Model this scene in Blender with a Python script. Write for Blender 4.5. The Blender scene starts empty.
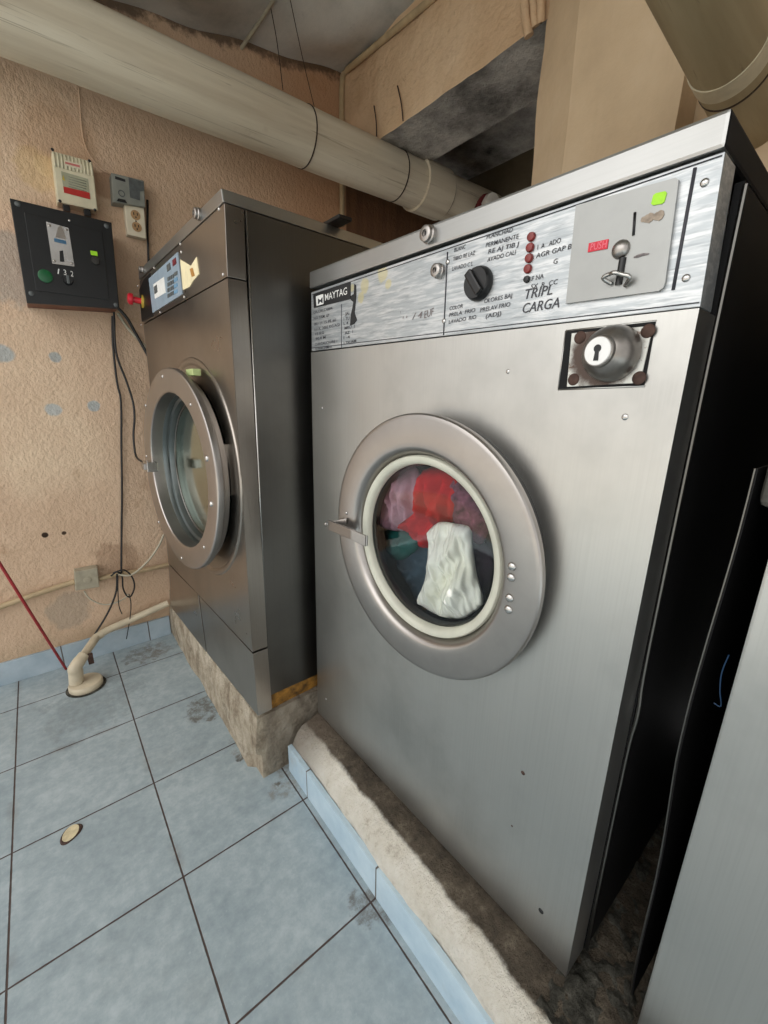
import bpy, bmesh, math, random
from math import sin, cos, pi, radians, sqrt
from mathutils import Vector, Matrix, noise
random.seed(7)
SC = bpy.context.scene
COL = SC.collection

# ------------------------------------------------------------------ camera
FPX = 422.07
YAW, PIT, ROL = 0.68133, 0.275457, 0.0150020
CAM = Vector((0, 0, 1.15659))
_f = Vector((sin(YAW)*cos(PIT), cos(YAW)*cos(PIT), -sin(PIT)))
_r0 = Vector((cos(YAW), -sin(YAW), 0)); _u0 = _r0.cross(_f)
_r = _r0*cos(ROL) + _u0*sin(ROL); _u = _u0*cos(ROL) - _r0*sin(ROL)
cd = bpy.data.cameras.new('camera'); cam = bpy.data.objects.new('camera', cd); COL.objects.link(cam)
cd.sensor_fit = 'VERTICAL'; cd.sensor_height = 36.0; cd.lens = FPX/1024*36.0
cd.clip_start = 0.01; cd.clip_end = 100
cam.matrix_world = Matrix(((_r.x, _u.x, -_f.x, CAM.x), (_r.y, _u.y, -_f.y, CAM.y), (_r.z, _u.z, -_f.z, CAM.z), (0, 0, 0, 1)))
SC.camera = cam

# ------------------------------------------------------------------ light
SC.view_settings.view_transform = 'Standard'; SC.view_settings.look = 'None'
SC.view_settings.gamma = 1; SC.view_settings.use_curve_mapping = False
SC.view_settings.exposure = 0.22
W = bpy.data.worlds.new('World'); SC.world = W; W.use_nodes = True
bg = W.node_tree.nodes['Background']
bg.inputs[0].default_value = (1.0, 0.99, 0.97, 1); bg.inputs[1].default_value = 0.95
def area(name, loc, target, sx, sy, power, color=(1, 1, 1)):
    l = bpy.data.lights.new(name, 'AREA'); l.shape = 'RECTANGLE'; l.size = sx; l.size_y = sy; l.energy = power; l.color = color
    o = bpy.data.objects.new(name, l); COL.objects.link(o); o.location = loc
    o.rotation_euler = (Vector(target)-Vector(loc)).to_track_quat('-Z', 'Y').to_euler(); return o
area('daylight_from_courtyard', (-3.6, 0.4, 3.4), (0.5, 1.0, 0.6), 6.0, 4.0, 110, (1.0, 0.985, 0.96))
sl = bpy.data.lights.new('bounce_sun', 'SUN'); sl.energy = 14.0; sl.angle = radians(1); sl.color = (1, .97, .92)  # added sun; its bounce off unseen ground brightens ceiling and walls
so_ = bpy.data.objects.new('bounce_sun', sl); COL.objects.link(so_); so_.rotation_euler = Vector((-.55, -.1, -1)).to_track_quat('-Z', 'Y').to_euler()

# ------------------------------------------------------------------ placing helpers
def ray(q):
    return _f + _r*((q[0]-384)/FPX) - _u*((q[1]-512)/FPX)
def on(q, ax, val):                     # point of the plane  coordinate[ax] = val  seen at photo pixel q
    d = ray(q); t = (val-CAM[ax])/d[ax]; return CAM + d*t
def fr(q, M, off=0.0):                  # local (x,y,z) in frame M on its plane x = -off
    Mi = M.inverted(); o = Mi @ CAM; d = Mi.to_3x3() @ ray(q)
    t = (-off-o.x)/d.x; return o + d*t

# ------------------------------------------------------------------ mesh builder
class MB:
    def __init__(s): s.bm = bmesh.new(); s.mi = 0; s.smooth = False
    def v(s, p): return s.bm.verts.new(p)
    def f(s, vs, smooth=None):
        try:
            f = s.bm.faces.new(vs); f.material_index = s.mi; f.smooth = s.smooth if smooth is None else smooth; return f
        except ValueError: return None
    def hexa(s, P, bevel=0.0, seg=2):   # P: 8 points, bottom 4 ccw then top 4
        vs = [s.v(p) for p in P]; fs = []
        for a in ((3, 2, 1, 0), (4, 5, 6, 7), (0, 1, 5, 4), (1, 2, 6, 5), (2, 3, 7, 6), (3, 0, 4, 7)): fs.append(s.f([vs[i] for i in a], False))
        if bevel > 0:
            es = list({e for f in fs for e in f.edges})
            bmesh.ops.bevel(s.bm, geom=es, offset=bevel, segments=seg, affect='EDGES', profile=0.6)
        return s
    def box(s, x0, x1, y0, y1, z0, z1, bevel=0.0, seg=2):
        return s.hexa([(x0, y0, z0), (x1, y0, z0), (x1, y1, z0), (x0, y1, z0), (x0, y0, z1), (x1, y0, z1), (x1, y1, z1), (x0, y1, z1)], bevel, seg)
    def plate(s, C, x0, x1, bevel=0.0):  # C: quad corners in local (y,z): BR, BL, TL, TR ; between local x0 (front) and x1
        (a, b, c, d) = C
        return s.hexa([(x0, a[0], a[1]), (x1, a[0], a[1]), (x1, b[0], b[1]), (x0, b[0], b[1]), (x0, d[0], d[1]), (x1, d[0], d[1]), (x1, c[0], c[1]), (x0, c[0], c[1])], bevel)
    def poly(s, pts, x0, x1):           # extruded polygon in local (y,z)
        A = [s.v((x0, p[0], p[1])) for p in pts]; B = [s.v((x1, p[0], p[1])) for p in pts]
        s.f(A, False); s.f(B[::-1], False); n = len(pts)
        for i in range(n): s.f([A[i], B[i], B[(i+1) % n], A[(i+1) % n]], False)
        return s
    def tube(s, pts, r, n=10, cap=True, sub=0):
        P = [Vector(p) for p in pts]
        if sub: P = spline(P, sub)
        rs = r if isinstance(r, (list, tuple)) else [r]*len(P)
        if len(rs) != len(P): rs = [rs[min(len(rs)-1, int(i*len(rs)/len(P)))] for i in range(len(P))]
        rings = []; up = None
        for i, p in enumerate(P):
            t = (P[min(i+1, len(P)-1)]-P[max(i-1, 0)]).normalized()
            if up is None: up = Vector((0, 0, 1)) if abs(t.z) < .9 else Vector((1, 0, 0))
            a = t.cross(up).normalized(); b = a.cross(t).normalized(); up = b
            rings.append([s.v(p + (a*cos(2*pi*k/n)+b*sin(2*pi*k/n))*rs[i]) for k in range(n)])
        for i in range(len(rings)-1):
            for k in range(n): s.f([rings[i][k], rings[i][(k+1) % n], rings[i+1][(k+1) % n], rings[i+1][k]], True)
        if cap: s.f(rings[0][::-1], False); s.f(rings[-1], False)
        return s
    def lathe(s, prof, M=None, n=48, close=False):   # profile (r, h): h along local +z of M
        M = M or Matrix.Identity(4); rings = []
        for (r, h) in prof:
            if r < 1e-6: rings.append([s.v(M @ Vector((0, 0, h)))])
            else: rings.append([s.v(M @ Vector((r*cos(2*pi*k/n), r*sin(2*pi*k/n), h))) for k in range(n)])
        idx = list(range(len(rings)-1)); pairs = [(i, i+1) for i in idx]
        if close: pairs.append((len(rings)-1, 0))
        for i, j in pairs:
            A, B = rings[i], rings[j]
            for k in range(n):
                a0, a1 = A[k % len(A)], A[(k+1) % len(A)]; b0, b1 = B[k % len(B)], B[(k+1) % len(B)]
                q = []
                for w in (a0, a1, b1, b0):
                    if w not in q: q.append(w)
                if len(q) > 2: s.f(q, True)
        return s
    def mesh_add(s, me, M):
        vs = [s.v(M @ v.co) for v in me.vertices]
        for p in me.polygons: s.f([vs[i] for i in p.vertices], False)
        return s
    def build(s, name, mats, parent=None, sharp=40):
        me = bpy.data.meshes.new(name)
        bmesh.ops.recalc_face_normals(s.bm, faces=s.bm.faces[:])
        for e in s.bm.edges:
            if len(e.link_faces) == 2 and e.calc_face_angle(0) > radians(sharp): e.smooth = False
        s.bm.to_mesh(me); s.bm.free()
        for m in (mats if isinstance(mats, (list, tuple)) else [mats]): me.materials.append(m)
        o = bpy.data.objects.new(name, me); COL.objects.link(o)
        if parent: o.parent = parent
        return o
def spline(P, sub):
    out = []
    for i in range(len(P)-1):
        p0, p1, p2, p3 = P[max(i-1, 0)], P[i], P[i+1], P[min(i+2, len(P)-1)]
        for k in range(sub):
            t = k/sub
            out.append(0.5*((2*p1)+(p2-p0)*t+(2*p0-5*p1+4*p2-p3)*t*t+(3*p1-p0-3*p2+p3)*t**3))
    out.append(P[-1]); return out
def facing(c, nrm, M=None):             # frame at c whose +z is nrm
    z = Vector(nrm).normalized(); x = Vector((0, 0, 1)).cross(z)
    if x.length < .1: x = Vector((0, 1, 0)).cross(z)
    x.normalize(); y = z.cross(x)
    return Matrix(((x.x, y.x, z.x, c[0]), (x.y, y.y, z.y, c[1]), (x.z, y.z, z.z, c[2]), (0, 0, 0, 1)))
FWD = (-1, 0, 0)
def tag(o, label=None, cat=None, group=None, kind=None):
    if label: o['label'] = label
    if cat: o['category'] = cat
    if group: o['group'] = group
    if kind: o['kind'] = kind
    return o
def empty(name, loc, label, cat, M=None):
    o = bpy.data.objects.new(name, None); COL.objects.link(o); o.empty_display_size = .05
    if M is not None: o.matrix_world = M
    else: o.location = loc
    return tag(o, label, cat)
def text_into(mb, s, q0, q1, h, M, off, thick=0.0005, shear=0.0):
    """lettering on the plane x=-off of frame M, from pixel q0 (baseline start) to q1 (baseline end), capital height h"""
    cu = bpy.data.curves.new('t', 'FONT'); cu.body = s; cu.size = 1.0; cu.shear = shear; cu.resolution_u = 3
    cu.offset = 0.003
    ob = bpy.data.objects.new('t', cu); COL.objects.link(ob); bpy.context.view_layer.update()
    me = bpy.data.meshes.new_from_object(ob.evaluated_get(bpy.context.evaluated_depsgraph_get()))
    xs = [v.co.x for v in me.vertices]; x0, x1 = min(xs), max(xs)
    a, b = fr(q0, M, off), fr(q1, M, off); ex = b-a; Lw = ex.length; ex.normalize()
    n = Vector((-1, 0, 0)); ey = n.cross(ex).normalized()
    kx = Lw/(x1-x0); ky = h/0.70
    T = Matrix(((ex.x*kx, ey.x*ky, n.x, a.x-ex.x*kx*x0), (ex.y*kx, ey.y*ky, n.y, a.y-ex.y*kx*x0), (ex.z*kx, ey.z*ky, n.z, a.z-ex.z*kx*x0), (0, 0, 0, 1)))
    mb.mesh_add(me, T); bpy.data.objects.remove(ob); bpy.data.meshes.remove(me)

# ------------------------------------------------------------------ materials
def new_mat(name):
    m = bpy.data.materials.new(name); m.use_nodes = True; nt = m.node_tree
    return m, nt, nt.nodes['Principled BSDF']
def lin(c):
    return tuple(((x/255)/12.92 if x/255 <= .04045 else ((x/255+.055)/1.055)**2.4) for x in c)+(1,)
class N:
    def __init__(s, nt): s.nt = nt; s.tc = None
    def n(s, t, **kw):
        x = s.nt.nodes.new(t)
        for k, v in kw.items(): setattr(x, k, v)
        return x
    def link(s, a, b): s.nt.links.new(a, b)
    def coord(s, scale=(1, 1, 1), kind='Object'):
        if s.tc is None: s.tc = s.n('ShaderNodeTexCoord')
        mp = s.n('ShaderNodeMapping'); mp.inputs['Scale'].default_value = scale
        s.link(s.tc.outputs[kind], mp.inputs[0]); return mp.outputs[0]
    def noise(s, scale, detail=4, rough=.55, sc=(1, 1, 1), dist=0):
        x = s.n('ShaderNodeTexNoise'); x.inputs['Scale'].default_value = scale; x.inputs['Detail'].default_value = detail
        x.inputs['Roughness'].default_value = rough; x.inputs['Distortion'].default_value = dist
        s.link(s.coord(sc), x.inputs['Vector']); return x.outputs['Fac']
    def ramp(s, fac, stops):
        x = s.n('ShaderNodeValToRGB'); cr = x.color_ramp
        while len(cr.elements) > 1: cr.elements.remove(cr.elements[-1])
        for i, (p, c) in enumerate(stops):
            e = cr.elements[0] if i == 0 else cr.elements.new(p)
            e.position = p; e.color = c if len(c) == 4 else lin(c)
        s.link(fac, x.inputs[0]); return x.outputs[0]
    def mix(s, fac, a, b, mode='MIX'):
        x = s.n('ShaderNodeMix', data_type='RGBA', blend_type=mode)
        for inp, v in ((x.inputs[0], fac), (x.inputs[6], a), (x.inputs[7], b)):
            if isinstance(v, (int, float)): inp.default_value = v
            elif isinstance(v, tuple): inp.default_value = v if len(v) == 4 else lin(v)
            else: s.link(v, inp)
        return x.outputs[2]
    def math(s, op, a, b=None, c=None):
        x = s.n('ShaderNodeMath', operation=op)
        for i, v in enumerate((a, b, c)):
            if v is None: continue
            if isinstance(v, (int, float)): x.inputs[i].default_value = v
            else: s.link(v, x.inputs[i])
        return x.outputs[0]
    def step(s, fac, lo, hi):
        x = s.n('ShaderNodeMapRange'); x.interpolation_type = 'SMOOTHSTEP'
        x.inputs['From Min'].default_value = lo; x.inputs['From Max'].default_value = hi
        s.link(fac, x.inputs[0]); return x.outputs[0]
    def bump(s, fac, strength, dist, b, chain=None):
        x = s.n('ShaderNodeBump'); x.inputs['Strength'].default_value = strength; x.inputs['Distance'].default_value = dist
        s.link(fac, x.inputs['Height'])
        if chain is not None: s.link(chain, x.inputs['Normal'])
        s.link(x.outputs[0], b.inputs['Normal']); return x.outputs[0]
    def sep(s):
        x = s.n('ShaderNodeSeparateXYZ'); s.link(s.coord(), x.inputs[0]); return x.outputs
    def blob(s, c, r, wob=.35):         # soft ragged spot around object-space point c
        x = s.n('ShaderNodeVectorMath', operation='DISTANCE'); s.link(s.coord(), x.inputs[0]); x.inputs[1].default_value = c
        d = s.math('ADD', x.outputs['Value'], s.math('MULTIPLY', s.math('SUBTRACT', s.noise(14, 4, .65), .5), r*2*wob))
        return s.step(d, r*1.05, r*.75)
def plain(name, c, rough=.5, metal=0.0, var=.12, scale=30, bump=0.0, spec=.5, bscale=60):
    m, nt, b = new_mat(name); k = N(nt); c = lin(c)
    d = tuple(x*(1-var) for x in c[:3])+(1,); e = tuple(min(1, x*(1+var)) for x in c[:3])+(1,)
    k.link(k.ramp(k.noise(scale), [(.3, d), (.7, e)]), b.inputs['Base Color'])
    b.inputs['Roughness'].default_value = rough; b.inputs['Metallic'].default_value = metal
    b.inputs['Specular IOR Level'].default_value = spec
    if bump: k.bump(k.noise(bscale, 5), bump, .004, b)
    return m
def steel(name, c, rough, brush=(1, 260, 4), stain=.25, bstr=.08, var=.1, rvar=.12, wav=0.0):
    m, nt, b = new_mat(name); k = N(nt); c = lin(c)
    d = tuple(x*(1-var) for x in c[:3])+(1,)
    br = k.noise(1.0, 3, .6, brush)
    cl = k.mix(k.step(k.noise(3.5, 5, .6), .45, .75), c, tuple(x*(1-stain) for x in c[:3])+(1,))
    cl = k.mix(k.step(br, .4, .7), cl, k.mix(.5, cl, d))
    k.link(cl, b.inputs['Base Color']); b.inputs['Metallic'].default_value = 1.0
    r = k.n('ShaderNodeMapRange'); r.inputs['To Min'].default_value = rough-rvar*.5; r.inputs['To Max'].default_value = rough+rvar
    k.link(k.noise(5, 5, .6), r.inputs[0]); k.link(r.outputs[0], b.inputs['Roughness'])
    ch = k.bump(br, bstr, .0015, b)
    if wav: k.bump(k.noise(2.6, 1, .4), wav, .02, b, ch)
    return m

MT = {}
# front steel of the washers: vertical brushing
MT['steel'] = steel('worn_brushed_steel', (190, 189, 185), .36, (300, 300, 3), .25, .06, wav=.16)
MT['steel_dark'] = steel('dull_brushed_steel', (162, 155, 147), .27, (300, 300, 3), .2, .05, wav=.15)
MT['steel_side'] = steel('grey_side_steel', (112, 110, 106), .34, (300, 300, 3), .2, .05, wav=.1)
MT['steel_ring'] = steel('turned_steel', (168, 163, 159), .30, (30, 30, 30), .12, .02, wav=0)
MT['steel_lid'] = steel('lid_steel', (172, 172, 170), .33, (300, 3, 300), .15, .05, wav=.08)
MT['chrome'] = steel('chrome', (190, 188, 185), .2, (30, 30, 30), .1, .0)
MT['dark_sheet'] = plain('black_sheet_metal', (24, 24, 25), .65, 0, .2, 12, 0, .2)
MT['black'] = plain('black_plastic', (16, 16, 17), .35, 0, .2, 20)
MT['ink'] = plain('printed_ink', (58, 58, 64), .6, 0, .25, 90)
MT['black_ink'] = plain('black_print', (22, 22, 24), .5, 0, .15, 60)
MT['ink_faded'] = plain('faded_print', (120, 112, 112), .6, 0, .3, 200)
MT['white_ink'] = plain('white_print', (225, 225, 222), .5, 0, .05, 60)
MT['gasket'] = plain('old_white_rubber', (190, 190, 176), .5, 0, .1, 18)
MT['red_lamp'] = plain('red_lens', (120, 34, 30), .3, 0, .3, 120)
MT['red_label'] = plain('red_sticker', (205, 28, 52), .45, 0, .1, 60)
MT['green_label'] = plain('green_sticker', (160, 220, 40), .5, 0, .12, 60)
MT['rust'] = plain('rusty_bolt', (70, 50, 42), .75, .2, .4, 90, .3)
MT['cream'] = plain('cream_plastic', (212, 204, 176), .45, 0, .08, 25)
MT['ivory'] = plain('ivory_plastic', (218, 208, 184), .4, 0, .05, 25)
MT['grey_box'] = plain('grey_plastic', (128, 130, 122), .5, 0, .15, 25)
MT['grey_dark'] = plain('dark_grey_label', (82, 86, 86), .5, 0, .25, 60)
MT['wood'] = plain('red_brown_wood', (108, 58, 38), .5, 0, .3, 20)
MT['black_paint'] = plain('black_panel_paint', (14, 15, 16), .38, 0, .25, 18, .05)
MT['green_plastic'] = plain('green_button', (16, 88, 48), .35, 0, .15, 30)
MT['red_plastic'] = plain('red_button', (190, 26, 44), .35, 0, .1, 30)
MT['yellow_plastic'] = plain('yellow_collar', (190, 160, 60), .45, 0, .15, 30)
MT['yellow_paint'] = plain('yellow_skid_paint', (128, 90, 32), .8, 0, .75, 45, .5)
MT['keypad'] = plain('keypad_blue_grey', (140, 156, 170), .4, 0, .1, 25)
MT['paper'] = plain('torn_paper', (226, 214, 176), .7, 0, .12, 25)
MT['tape'] = plain('yellow_stain', (206, 200, 150), .7, 0, .2, 40)
MT['cable'] = plain('black_cable', (22, 20, 20), .5, 0, .2, 40)
MT['cable_grey'] = plain('grey_cable', (178, 170, 150), .5, 0, .1, 40)
MT['wire'] = plain('rusty_wire', (62, 48, 38), .7, .3, .3, 60)
MT['pvc'] = plain('painted_pvc', (196, 184, 160), .5, 0, .14, 14, .05)
MT['conduit'] = plain('painted_conduit', (178, 156, 122), .6, 0, .18, 20, .1)
MT['conduit_box'] = plain('grey_junction_box', (160, 152, 132), .6, 0, .15, 40, .1)
MT['red_rod'] = plain('red_cable', (150, 38, 42), .45, 0, .15, 40)
MT['blue_wire'] = plain('blue_wire', (18, 52, 84), .5, 0, .1, 40)
MT['rag_red'] = plain('dark_red_rag', (92, 26, 28), .9, 0, .3, 20, .2)
MT['rag_white'] = plain('white_crumpled_bag', (215, 210, 200), .6, 0, .1, 20, .2)
def cloth(name, c, scale=40, var=.2):
    return plain(name, c, .95, 0, var, scale, .25, .15, 220)
def m_rib():
    m, nt, b = new_mat('white_rib_knit'); k = N(nt); X, Y, Z = k.sep()
    k.link(k.ramp(k.noise(9), [(.3, (244, 243, 230)), (.6, (252, 252, 248))]), b.inputs['Base Color']); b.inputs['Roughness'].default_value = .95
    wv = k.math('SINE', k.math('ADD', k.math('MULTIPLY', Y, 560), k.math('ADD', k.math('MULTIPLY', Z, -110), k.math('MULTIPLY', k.noise(9, 2), 3))))
    k.bump(wv, .5, .003, b); return m
MT['c_white'] = m_rib()
MT['c_red'] = cloth('red_cloth', (186, 14, 24), 10, .3)
MT['c_mauve'] = cloth('mauve_cloth', (168, 130, 146), 24, .25)
MT['c_mauve_d'] = cloth('dark_mauve_print', (112, 66, 84), 60, .7)
MT['c_teal'] = cloth('teal_cloth', (34, 96, 92), 10, .25)
MT['c_navy'] = cloth('navy_cloth', (54, 72, 86), 10, .25)
MT['c_plum'] = cloth('plum_cloth', (66, 52, 66), 10, .25)

def m_plate():
    m, nt, b = new_mat('mottled_aluminium_panel'); k = N(nt)
    a = k.noise(1, 4, .65, (60, 14, 130)); a2 = k.noise(1, 3, .6, (400, 20, 260))
    c = k.mix(k.step(a, .42, .62), (172, 177, 180), (202, 204, 205))
    c = k.mix(k.step(a2, .5, .75), c, (150, 155, 158))
    for (cc, r_) in PLATE_SPOTS: c = k.mix(k.math('MULTIPLY', k.blob(cc, r_, .9), .6), c, (204, 194, 140))
    k.link(c, b.inputs['Base Color']); b.inputs['Metallic'].default_value = .72; b.inputs['Roughness'].default_value = .42
    k.bump(a2, .15, .001, b); return m

def m_lockplate():
    m, nt, b = new_mat('rusted_lock_plate'); k = N(nt)
    sp = k.step(k.noise(70, 5, .7), .56, .66)
    s = k.n('ShaderNodeVectorMath', operation='DISTANCE'); s2 = k.coord(); k.link(s2, s.inputs[0]); s.inputs[1].default_value = LOCKC
    near = k.step(k.math('ADD', s.outputs['Value'], k.math('MULTIPLY', k.math('SUBTRACT', k.noise(60, 4, .7), .5), .02)), .050, .036)
    mid = k.step(s.outputs['Value'], .085, .03)
    c = k.mix(k.math('MULTIPLY', sp, mid), (206, 206, 200), (110, 72, 48)); c = k.mix(near, c, (74, 56, 46))
    k.link(c, b.inputs['Base Color'])
    mt = k.math('SUBTRACT', .35, k.math('MULTIPLY', near, .3)); k.link(mt, b.inputs['Metallic'])
    b.inputs['Roughness'].default_value = .5; k.bump(sp, .2, .001, b); return m

def m_wall():
    m, nt, b = new_mat('peach_stucco'); k = N(nt)
    big = k.noise(1.6, 5, .6); med = k.noise(9, 6, .65)
    c = k.ramp(big, [(.3, (196, 167, 139)), (.5, (210, 181, 154)), (.7, (222, 197, 169))])
    c = k.mix(k.math('MULTIPLY', k.step(med, .55, .8), .45), c, (160, 122, 88))
    X, Y, Z = k.sep()
    # darker orange towards the right; greyer, darker tone towards the floor
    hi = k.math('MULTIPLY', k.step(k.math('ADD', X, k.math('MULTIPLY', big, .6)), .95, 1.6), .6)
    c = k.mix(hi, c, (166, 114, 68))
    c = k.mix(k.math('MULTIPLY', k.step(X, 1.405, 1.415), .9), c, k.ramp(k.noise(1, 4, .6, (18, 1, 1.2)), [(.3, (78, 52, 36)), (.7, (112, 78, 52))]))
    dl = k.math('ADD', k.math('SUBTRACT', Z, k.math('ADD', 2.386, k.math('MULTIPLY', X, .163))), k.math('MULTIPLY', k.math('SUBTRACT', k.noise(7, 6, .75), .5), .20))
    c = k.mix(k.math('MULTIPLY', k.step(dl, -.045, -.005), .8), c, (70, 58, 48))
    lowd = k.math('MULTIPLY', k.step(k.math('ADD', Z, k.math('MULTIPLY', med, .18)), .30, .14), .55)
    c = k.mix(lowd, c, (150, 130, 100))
    for (cc, r, col, amt) in WALL_SPOTS:
        c = k.mix(k.math('MULTIPLY', k.blob(cc, r, .5), amt), c, col)
    sk = k.math('MULTIPLY', k.step(k.noise(26, 6, .75), .64, .74), .4)
    c = k.mix(sk, c, (140, 108, 80))
    k.link(c, b.inputs['Base Color']); b.inputs['Roughness'].default_value = .85; b.inputs['Specular IOR Level'].default_value = .25
    h = k.math('ADD', k.math('MULTIPLY', k.noise(78, 5, .6, (1, 1, .8), .15), .8), k.math('MULTIPLY', k.noise(16, 4, .6), .7))
    k.bump(h, .55, .016, b); return m
def m_tile():
    m, nt, b = new_mat('blue_grey_floor_tile'); k = N(nt); X, Y, Z = k.sep()
    def lines(v, off):
        t = k.math('FRACT', k.math('DIVIDE', k.math('SUBTRACT', v, off), .33))
        d = k.math('MULTIPLY', k.math('MINIMUM', t, k.math('SUBTRACT', 1.0, t)), .33)
        return d, k.math('FLOOR', k.math('DIVIDE', k.math('SUBTRACT', v, off), .33))
    dx, ix = lines(X, -.2282); dy, iy = lines(Y, .2301)
    d = k.math('MINIMUM', dx, dy)
    d = k.math('ADD', d, k.math('MULTIPLY', k.math('SUBTRACT', k.noise(40, 3), .5), .0014))
    g = k.step(d, .0026, .0013)
    wn = k.n('ShaderNodeTexWhiteNoise', noise_dimensions='2D'); cb = k.n('ShaderNodeCombineXYZ')
    k.link(ix, cb.inputs[0]); k.link(iy, cb.inputs[1]); k.link(cb.outputs[0], wn.inputs['Vector'])
    a = k.math('ADD', k.math('MULTIPLY', k.noise(5, 6, .65), .5), k.math('MULTIPLY', k.noise(34, 5, .7), .5))
    c = k.ramp(a, [(.36, (134, 148, 154)), (.5, (152, 165, 170)), (.64, (172, 183, 187))])
    c = k.mix(k.math('MULTIPLY', wn.outputs['Value'], .16), c, (130, 148, 158))
    c = k.mix(k.math('MULTIPLY', k.step(k.noise(90, 3, .6), .6, .75), .25), c, (180, 192, 198))
    c = k.mix(k.math('MULTIPLY', k.step(k.noise(2.2, 6, .7), .5, .8), .35), c, (132, 134, 128))
    for (cc, r, col, amt) in FLOOR_SPOTS:
        c = k.mix(k.math('MULTIPLY', k.math('MULTIPLY', k.blob(cc, r*1.3, 1.6), k.step(k.noise(38, 6, .75), .36, .62)), amt), c, col)
    halo = k.math('MULTIPLY', k.step(d, .02, .003), k.math('MULTIPLY', k.step(k.noise(6, 4, .6), .52, .72), .4))
    c = k.mix(halo, c, (104, 98, 88))
    c = k.mix(g, c, (70, 58, 54))
    k.link(c, b.inputs['Base Color'])
    r = k.n('ShaderNodeMapRange'); r.inputs['To Min'].default_value = .36; r.inputs['To Max'].default_value = .6
    k.link(a, r.inputs[0]); k.link(r.outputs[0], b.inputs['Roughness']); b.inputs['Specular IOR Level'].default_value = .4
    h = k.math('SUBTRACT', k.math('MULTIPLY', k.noise(30, 4), .12), g)
    k.bump(h, .6, .004, b); return m
def m_skirt(axis, off, pitch, col1=(150, 168, 180), col2=(178, 192, 201)):
    m, nt, b = new_mat('pale_blue_skirting_tile'); k = N(nt); v = k.sep()[axis]
    t = k.math('FRACT', k.math('DIVIDE', k.math('SUBTRACT', v, off), pitch))
    d = k.math('MULTIPLY', k.math('MINIMUM', t, k.math('SUBTRACT', 1.0, t)), pitch)
    g = k.step(d, .0028, .0014)
    c = k.ramp(k.noise(9, 6, .65), [(.3, col1), (.7, col2)])
    c = k.mix(k.math('MULTIPLY', k.step(k.noise(5, 5, .7), .55, .75), .35), c, (150, 140, 122))
    c = k.mix(g, c, (92, 84, 78)); k.link(c, b.inputs['Base Color']); b.inputs['Roughness'].default_value = .4
    k.bump(k.math('SUBTRACT', 1.0, g), .5, .003, b); return m
def m_concrete(name, c1, c2, c3, scale=10, bs=.7, bd=.012, rough=.9):
    m, nt, b = new_mat(name); k = N(nt)
    c = k.ramp(k.noise(scale, 6, .68), [(.3, c1), (.5, c2), (.72, c3)])
    c = k.mix(k.math('MULTIPLY', k.step(k.noise(scale*5, 5, .7), .58, .72), .4), c, c1)
    k.link(c, b.inputs['Base Color']); b.inputs['Roughness'].default_value = rough; b.inputs['Specular IOR Level'].default_value = .2
    k.bump(k.noise(scale*4, 7, .7), bs, bd, b); return m
MT['concrete'] = m_concrete('raw_dirty_concrete', (112, 102, 90), (150, 140, 126), (190, 182, 168), 16, .9, .012)
MT['soffit'] = m_concrete('peeling_grey_concrete', (70, 68, 65), (156, 151, 144), (212, 206, 196), 4, 1.0, .02)
MT['ceiling'] = m_concrete('sagging_grey_ceiling', (150, 147, 140), (184, 180, 172), (204, 199, 190), 2.2, .25, .012)
MT['rubble'] = m_concrete('dark_rubble_concrete', (52, 51, 46), (88, 86, 78), (136, 133, 122), 40, 1, .03)
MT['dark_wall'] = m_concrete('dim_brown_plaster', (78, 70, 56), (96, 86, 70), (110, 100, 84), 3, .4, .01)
def m_plinth():
    m, nt, b = new_mat('painted_plinth_concrete'); k = N(nt); X, Y, Z = k.sep()
    n1 = k.noise(11, 6, .7)
    w = k.ramp(k.noise(14, 6, .7), [(.28, (176, 164, 146)), (.42, (226, 220, 206)), (.7, (242, 238, 228))])
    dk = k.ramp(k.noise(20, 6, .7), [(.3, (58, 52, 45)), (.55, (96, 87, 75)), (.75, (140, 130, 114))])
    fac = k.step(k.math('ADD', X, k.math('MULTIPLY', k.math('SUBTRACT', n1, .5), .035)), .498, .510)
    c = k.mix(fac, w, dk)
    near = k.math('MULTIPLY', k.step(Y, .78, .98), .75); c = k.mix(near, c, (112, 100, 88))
    k.link(c, b.inputs['Base Color']); b.inputs['Roughness'].default_value = .85; b.inputs['Specular IOR Level'].default_value = .2
    k.bump(k.math('ADD', k.noise(50, 7, .7), k.math('MULTIPLY', k.noise(16, 5, .7), 1.2)), 1.0, .02, b); return m
def m_plinth1():
    m, nt, b = new_mat('worn_plinth_concrete'); k = N(nt); X, Y, Z = k.sep()
    c = k.ramp(k.noise(1, 6, .7, (20, 14, 9)), [(.3, (128, 112, 94)), (.5, (182, 170, 150)), (.7, (214, 204, 186))])
    c = k.mix(k.math('MULTIPLY', k.step(k.noise(12, 6, .7), .52, .7), .6), c, (108, 94, 78))
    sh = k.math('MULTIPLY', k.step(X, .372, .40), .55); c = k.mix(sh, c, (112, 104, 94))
    k.link(c, b.inputs['Base Color']); b.inputs['Roughness'].default_value = .9; b.inputs['Specular IOR Level'].default_value = .2
    k.bump(k.math('ADD', k.noise(60, 7, .7), k.noise(18, 5, .7)), 1.0, .018, b); return m
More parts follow.
